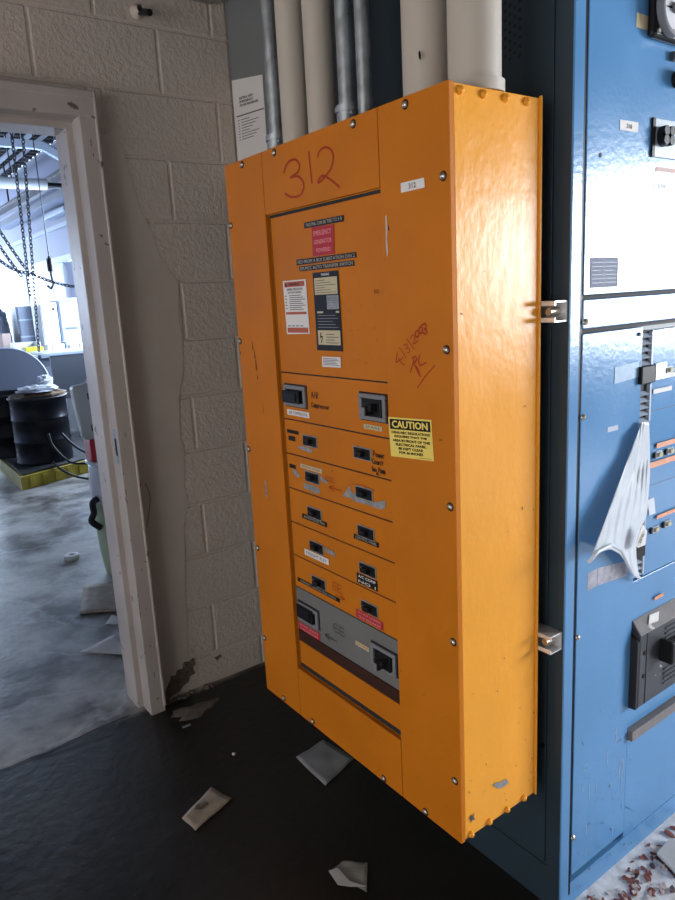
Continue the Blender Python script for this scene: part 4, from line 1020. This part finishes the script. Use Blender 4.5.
fbox('kick_plate', .316, 1.45, 0, .060, 'blue', y=CY+.003)
md = fbox('module_panel', .592, 1.45, .777, 1.366, 'blue', y=CY+.004, th=.016)
fbox('module_panel', .549, 1.45, .381, .774, 'blue', y=CY+.004, th=.016)
fbox('module_base', .549, 1.45, .352, .379, 'dusttop', y=CY-.012, th=.032, label='dusty grey ledge')
fbox('module_panel', .549, 1.45, .064, .349, 'blue', y=CY+.002, th=.016)
fbox('module_gap', .547, .593, .78, 1.366, 'dark', y=CY+.010, th=.010, bevel=0)
# louvred strips
for za, zb in ((1.290, 1.364), (1.160, 1.245), (.785, .935)):
    lm = MB().box(.586, .592, CY+.001, CY+.014, za, zb)
    z = za
    while z < zb-.008:
        lm.add([(.547, CY+.001, z), (.587, CY+.001, z), (.587, CY+.011, z+.009), (.547, CY+.011, z+.009), (.547, CY+.003, z-.001), (.587, CY+.003, z-.001), (.587, CY+.013, z+.008), (.547, CY+.013, z+.008)],
               [(0, 1, 2, 3), (7, 6, 5, 4), (0, 4, 5, 1), (1, 5, 6, 2), (2, 6, 7, 3), (3, 7, 4, 0)]); z += .0155
    obj('louvre_strip', lm, 'palegrey', sw)
obj('breaker_handle', MB().box(.533, .588, CY-.010, CY+.002, 1.250, 1.289), 'black', sw, bevel=.002)
obj('handle_base', MB().box(.605, .650, CY-.001, CY+.004, 1.252, 1.290), 'steel', sw, bevel=.001)
obj('breaker_handle', MB().box(.545, .584, CY-.006, CY+.006, .835, .880), 'black', sw, bevel=.002)
def flab(name, x0, x1, z0, z1, m, txt=None, tm='ink', parent=None, bold=0, sk=0):
    mb = MB(); mb.add([FP(x0, z0), FP(x1, z0+sk), FP(x1, z1+sk), FP(x0, z1), FP(x0, z0, .0006), FP(x1, z0+sk, .0006), FP(x1, z1+sk, .0006), FP(x0, z1, .0006)], FB)
    o = obj(name, mb, m, parent or sw)
    if txt:
        t = MB()
        for k, s in enumerate(txt[::-1]):
            h = (z1-z0)/len(txt); put_text(t, s, lambda u, v, of: FP(u, v, .0009+of), x0+(x1-x0)*.12, x1-(x1-x0)*.12, z0+h*(k+.22), z0+h*(k+.78), bold)
        obj('lettering', t, tm, o, fix=False)
    return o
flab('number_label', .433, .497, 1.770, 1.789, 'white'); tt = MB(); put_text(tt, '310', lambda u, v, o: FP(u, v, .001+o), .456, .474, 1.775, 1.783, .0003); obj('number_text', tt, 'ink', sw, fix=False)
obj('screw_hole', MB().cyl((.370, CY-.0008, 1.719), (.370, CY+.001, 1.719), .0045, n=14), 'dark', sw)
o = flab('old_tag', .478, .519, 1.962, 1.988, 'cream'); o['label'] = 'torn cream tag beside the meter'
pi = flab('info_plate', .346, .441, 1.466, 1.525, mat('matte_grey_plate', (.30, .32, .40), .95, spec=.03))
mb = MB()
for i in range(6):
    for (a, b) in ((.352, .388), (.396, .434)): mb.add([FP(a, 1.475+i*.008, .0009), FP(b-(.01 if (i*3) % 4 == 1 else 0), 1.475+i*.008, .0009), FP(b-(.01 if (i*3) % 4 == 1 else 0), 1.4762+i*.008, .0009), FP(a, 1.4762+i*.008, .0009)], [(0, 1, 2, 3)])
mb.add([FP(.391, 1.47, .0009), FP(.3925, 1.47, .0009), FP(.3925, 1.521, .0009), FP(.391, 1.521, .0009)], [(0, 1, 2, 3)])
obj('printed_lines', mb, 'midgrey', pi, fix=False)
flab('tape_mark', .421, .460, 1.159, 1.170, 'palegrey')
flab('faded_tape', .441, .533, 1.262, 1.297, mat('faded_tape', (.20, .34, .50), .45, var=.12, vscale=60), sk=.005)
# meter
mt = empty('round_meter', (.566, CY, 1.947), None, None, None, sw); mt['label'] = 'round analogue meter with a black case and pale dial'
mc = (.566, 2.002)
obj('meter_case', MB().box(.513, .66, CY-.020, CY, 1.947, 2.085), 'black', mt, bevel=.012, seg=3)
obj('dial_rim', MB().lathe((mc[0], CY-.020, mc[1]), [(.052, 0), (.052, .012), (.047, .016), (.046, .012)], n=56, axis=(0, -1, 0)), 'greybezel', mt)
obj('dial_face', MB().cyl((mc[0], CY-.020, mc[1]), (mc[0], CY-.028, mc[1]), .047, n=56), 'dialface', mt)
sc = MB()
for k in range(12):
    a = math.radians(30*k); sc.box(0, 0, 0, 0, 0, 0) if False else sc.add([(mc[0]+math.cos(a+d)*r, CY-.0288, mc[1]+math.sin(a+d)*r) for r, d in ((.038, -.03), (.045, -.03), (.045, .03), (.038, .03))], [(0, 1, 2, 3)])
sc.add([(mc[0]-.035, CY-.029, mc[1]-.002), (mc[0], CY-.029, mc[1]-.004), (mc[0], CY-.029, mc[1]+.004)], [(0, 1, 2)])
obj('dial_marks', sc, 'ink', mt, fix=False)
obj('dial_hub', MB().cyl((mc[0], CY-.028, mc[1]), (mc[0], CY-.037, mc[1]), .010, n=20), 'greybezel', mt)
obj('case_screw', MB().cyl((.524, CY-.020, 1.957), (.524, CY-.024, 1.957), .004, n=12), 'screw', mt)
# selector switch
ss = empty('selector_switch', (.6, CY, 1.75), None, None, None, sw); ss['label'] = 'black rotary switch on a pale plate under the meter'
obj('switch_plate', MB().box(.556, .645, CY-.004, CY, 1.727, 1.803), 'palegrey', ss, bevel=.001)
obj('plate_edge', MB().box(.546, .5555, CY-.005, CY, 1.727, 1.803), 'black', ss)
kb = MB().cyl((.582, CY-.004, 1.768), (.582, CY-.016, 1.768), .020, n=20)
for k in range(4):
    a = math.radians(45+90*k); kb.cyl((.582+math.cos(a)*.016, CY-.008, 1.768+math.sin(a)*.013), (.582+math.cos(a)*.016, CY-.022, 1.768+math.sin(a)*.013), .010, n=14)
obj('switch_knob', kb, 'black', ss)
flab('danger_tag', .570, .647, 1.700, 1.709, mat('brick_label', (.45, .20, .17), .5), ['DISTRIBUTION'], 'white')
tt = MB(); put_text(tt, '412LBS', lambda u, v, o: FP(u, v, .0002+o), .558, .612, 1.667, 1.676, .0006); obj('stamped_text', tt, 'midgrey', sw, fix=False)
obj('upper_lamp', MB().box(.604, .64, CY-.012, CY, 1.918, 1.935), 'darkgrey', sw, bevel=.002)
obj('upper_knob', MB().cyl((.632, CY, 1.885), (.632, CY-.03, 1.885), .017, n=20), 'black', sw)
# module indicators
flab('module_label', .597, .676, 1.221, 1.2315, 'white'); flab('module_label', .650, .70, 1.252, 1.262, 'white')
o = flab('orange_strip', .622, .90, 1.089, 1.101, 'orange_label'); flab('orange_strip', .594, .90, 1.045, 1.059, 'orange_label'); flab('orange_strip', .637, .90, .912, .921, 'orange_label'); flab('orange_strip', .645, .684, .699, .708, 'orange_label')
def indicator(x, z):
    e = empty('indicator', (x, CY, z), parent=sw)
    obj('plate', MB().box(x-.013, x+.013, CY-.001, CY+.004, z-.008, z+.008), 'palegrey', e)
    obj('button', MB().box(x-.006, x+.008, CY-.006, CY-.001, z-.005, z+.005), 'cream', e, bevel=.001)
    obj('tick', MB().box(x-.020, x-.014, CY-.002, CY+.004, z-.007, z+.006), 'dark', e)
for x, z in ((.634, 1.073), (.684, 1.073), (.634, .887), (.688, .889), (.664, 1.27)): indicator(x, z)
obj('module_seam', MB().box(.595, 1.4, CY+.0036, CY+.0042, 1.000, 1.0012).box(.595, 1.4, CY+.0036, CY+.0042, 1.180, 1.1812), 'darkgrey', sw)
# black breaker box at the lower right
bb = empty('breaker_box', (.7, CY, .42), None, None, None, sw); bb['label'] = 'dusty black breaker box with a rotary handle'
obj('box_body', MB().prism([(.5545, CY+.004, .445), (.5545, CY-.020, .448), (.5545, CY-.020, .640), (.5545, CY+.004, .672)], (.45, 0, 0)), 'dustmetal', bb, bevel=.002)
obj('box_edge', MB().prism([(.545, CY+.004, .443), (.545, CY-.019, .446), (.545, CY-.019, .625), (.545, CY+.004, .640)], (.009, 0, 0)), 'dark', bb)
obj('box_top_dust', MB().prism([(.556, CY-.020, .6405), (.556, CY+.003, .6715), (.556, CY+.003, .6725), (.556, CY-.020, .6415)], (.446, 0, 0)), 'dusttop', bb)
obj('box_hinge_line', MB().box(.582, .584, CY-.0212, CY-.0198, .45, .640), 'dark', bb)
for z in (.590, .528): obj('box_hole', MB().cyl((.574, CY-.0215, z), (.574, CY-.019, z), .006, n=14), 'black', bb)
lv = MB()
for k in range(4):
    for z in (.622-k*.013, .510-k*.013): lv.box(.665, .80, CY-.0235, CY-.0198, z, z+.005)
obj('box_louvre', lv, 'darkgrey', bb)
obj('rotary_handle', MB().box(.640, .655, CY-.055, CY-.0198, .545, .605).box(.655, .73, CY-.045, CY-.0198, .558, .592), 'black', bb, bevel=.004)
obj('box_debris', MB().prism([(x, y, z) for x, y, z in [(.60, CY-.012, .653), (.64, CY-.014, .650), (.66, CY-.004, .664), (.62, CY-.002, .666)]], (0, -.001, .003)), 'white', bb)
# taped metal label and film under the bag
ml = MB(); ml.add([FP(.362, .809), FP(.398, .811), FP(.398, .853), FP(.364, .851)], [(0, 1, 2, 3)]); ml.add([FP(.400, .811), FP(.52, .801), FP(.545, .835), FP(.400, .853)], [(0, 1, 2, 3)])
obj('foil_label', ml, mat('foil_label', (.36, .35, .40), .4, .3, var=.3, vscale=50), sw, fix=False)
# lower door screws and scuffs
for x, z in ((.334, 1.400), (.334, 1.205), (.331, .708), (.329, .19)):
    obj('screw', MB().lathe((x, CY, z), [(.007, 0), (.006, .003), (.0005, .005)], n=14, axis=(0, -1, 0)), 'screw', sw)
obj('door_stud', MB().cyl((.530, CY-.004, 1.361), (.530, CY, 1.361), .004, n=10), 'black', sw)
sc = MB(); rnd = random.Random(21)
for i in range(70):
    x = rnd.uniform(.34, .62); z = rnd.uniform(.03, .62)*(.3+.7*rnd.random()); a = rnd.uniform(.0008, .0025); b = rnd.uniform(.001, .006)
    if .545 < x < .552: continue
    yb = CY-.0006 if x < .546 and z > .087 else (CY+.0012 if z > .066 else CY+.0022)
    if x > .56 and z > .34: continue
    sc.add([(x-a, yb, z), (x, yb, z+b), (x+a, yb, z+b*.3), (x, yb, z-b*.6)], [(0, 1, 2, 3)])
prop(obj('scuff_marks', sc, 'darkgrey', sw, fix=False), kind='stuff')
sc = MB()
for i in range(16):
    x = rnd.uniform(.36, .53); z = rnd.uniform(.1, .40); h = rnd.uniform(.01, .05)
    stroke(sc, [(x, z), (x+rnd.uniform(-.004, .004), z+h*.5), (x, z+h)], .0008, lambda u, v, o: (u, CY-.0006-o, v))
prop(obj('drip_marks', sc, 'palegrey', sw, fix=False), kind='stuff')
# torn plastic bag hanging from the louvre strip
outl_L = [(.556, 1.163), (.541, 1.140), (.500, 1.08), (.455, 1.01), (.41, .94), (.367, .876)]
outl_R = [(.584, 1.160), (.592, 1.12), (.598, 1.05), (.594, .98), (.596, .93), (.565, .914)]
bot = [(.367, .876), (.40, .892), (.45, .895), (.49, .872), (.52, .83), (.545, .795), (.572, .780)]
def lerp_poly(P_, t):
    k = t*(len(P_)-1); i = min(int(k), len(P_)-2); f = k-i
    return (P_[i][0]*(1-f)+P_[i+1][0]*f, P_[i][1]*(1-f)+P_[i+1][1]*f)
bg = MB(); NU, NV = 26, 40; vs = []
Rr = [(.584, 1.160), (.592, 1.10), (.598, 1.03), (.594, .95), (.588, .925), (.566, .905), (.552, .86), (.556, .82), (.572, .780)]
for j in range(NV+1):
    t = j/NV; a = lerp_poly(outl_L, t); b = lerp_poly(Rr, t)
    for i in range(NU+1):
        s = i/NU
        x = a[0]*(1-s)+b[0]*s; z = a[1]*(1-s)+b[1]*s
        if t > .8:  # curved lower hem
            hem = lerp_poly(bot, s); w = ((t-.8)/.2); x = x*(1-w)+hem[0]*w; z = z*(1-w)+hem[1]*w
        bulge = .008+.032*t*(1-s)**.7*(1 if t < .97 else .9)+.0035*math.sin(s*9+t*5)*t+.003*math.sin(t*11+s*5)+.0015*math.sin(s*31-t*22)
        bulge = max(bulge, .012); kq = (CY-bulge+.907)/(CY+.907); vs.append((-.919+(x+.919)*kq, CY-bulge, 1.475+(z-1.475)*kq))
bg.add(vs, [(j*(NU+1)+i, j*(NU+1)+i+1, (j+1)*(NU+1)+i+1, (j+1)*(NU+1)+i) for j in range(NV) for i in range(NU)], True)
bag = obj('plastic_bag', bg, 'bag', fix=False); sm = bag.modifiers.new('t', 'SOLIDIFY'); sm.thickness = .0008
prop(bag, 'torn white plastic bag hanging from the switchgear front beside the louvres', 'plastic bag')
hm = MB(); hm.tube([(-.919+(x+.919)*(.865-.042+.030*i/6)/.865, CY-.042+.030*i/6, 1.475+(z-1.475)*(.865-.042+.030*i/6)/.865) for i, (x, z) in enumerate(bot)], .004, n=8); obj('rolled_hem', hm, 'bag', bag)
tg = MB(); tg.prism([(.492, CY-.035, .896), (.520, CY-.032, .936), (.543, CY-.030, .912), (.538, CY-.030, .880), (.500, CY-.034, .884)], (0, -.001, 0)); tg_ = obj('bag_tag', tg, 'white', bag)
tb = MB(); put_text(tb, 'SEAL', lambda u, v, o: (.503+u*.8, CY-.0375-o+u*.1, .888+v+u*.75), 0, .030, 0, .012, .0004); obj('lettering', tb, 'ink', bag, fix=False)
prop(obj('tape_strip', MB().prism([(.586, CY-.003, .971), (.616, CY-.002, .972), (.628, CY-.001, .930), (.598, CY-.003, .931)], (0, -.001, 0)), 'bag'), 'small strip of clear tape stuck beside the plastic bag', 'tape')

# ================================================================== LIGHT
def area(name, loc, target, sx, sy, power, col):
    l = bpy.data.lights.new(name, 'AREA'); l.shape = 'RECTANGLE'; l.size = sx; l.size_y = sy; l.energy = power; l.color = col
    o = bpy.data.objects.new(name, l); COL.objects.link(o); o.location = loc
    d = Vector(target)-Vector(loc); o.rotation_euler = d.to_track_quat('-Z', 'Y').to_euler(); return o
def win_light(name, axis, c, a0, a1, z0, z1, sign, rad, col):
    A = (a1-a0)*(z1-z0); P_ = rad*math.pi*A
    m = (a0+a1)/2; zc = (z0+z1)/2
    loc = (c, m, zc) if axis == 'x' else (m, c, zc)
    tgt = (c+sign, m, zc) if axis == 'x' else (m, c+sign, zc)
    o = area(name, loc, tgt, a1-a0, z1-z0, P_, col)
    # track quat: local X must run along the wall
    return o
LA, LB, LF, LE = 50., 4.2, 46., 20.
win_light('daylight_right', 'x', 5.2, -4.9, -1.9, .95, 2.42, -1, LA, (.88, .94, 1.0))
win_light('fill_light_left', 'x', -4.25, -2.2, 1.2, .45, 2.1, 1, LB, (1.0, .90, .79))  # added fill from out of view for the panel front and block wall
for i, (a, b) in enumerate(wins): win_light('daylight_far', 'x', FX+.3, a, b, 1.02, 2.18, -1, LF if i else 62., (.60, .76, 1.0))
win_light('daylight_end', 'y', FY+.3, -3.6, 1.7, .9, 2.9, -1, LE, (.60, .76, 1.0))
wd = bpy.data.worlds.new('sky'); S.world = wd; wd.use_nodes = True
wd.node_tree.nodes['Background'].inputs[0].default_value = (.75, .86, 1, 1); wd.node_tree.nodes['Background'].inputs[1].default_value = 3.

# ================================================================== CAMERA
cam = bpy.data.cameras.new('camera'); co = bpy.data.objects.new('camera', cam); COL.objects.link(co)
cam.sensor_fit = 'HORIZONTAL'; cam.sensor_width = 36; cam.lens = 701.82/675*36; cam.clip_start = .05
RR = Matrix(((0.80453776, -0.59156476, -0.05263197), (0, 0, 0), (-0.56981952, -0.79385753, 0.21235802)))
xr = Vector(RR[0]); zb = Vector(RR[2]); yu = zb.cross(xr)
mw = Matrix(((xr.x, yu.x, zb.x), (xr.y, yu.y, zb.y), (xr.z, yu.z, zb.z))).to_4x4()
mw.translation = Vector((-.919115, -.907125, 1.144822+.33)); co.matrix_world = mw
S.camera = co
S.view_settings.view_transform = 'Standard'; S.view_settings.look = 'None'; S.view_settings.gamma = 1; S.view_settings.exposure = 0
S.view_settings.use_curve_mapping = False
S.cycles.use_denoising = True; S.cycles.max_bounces = 8; S.cycles.sample_clamp_indirect = 6
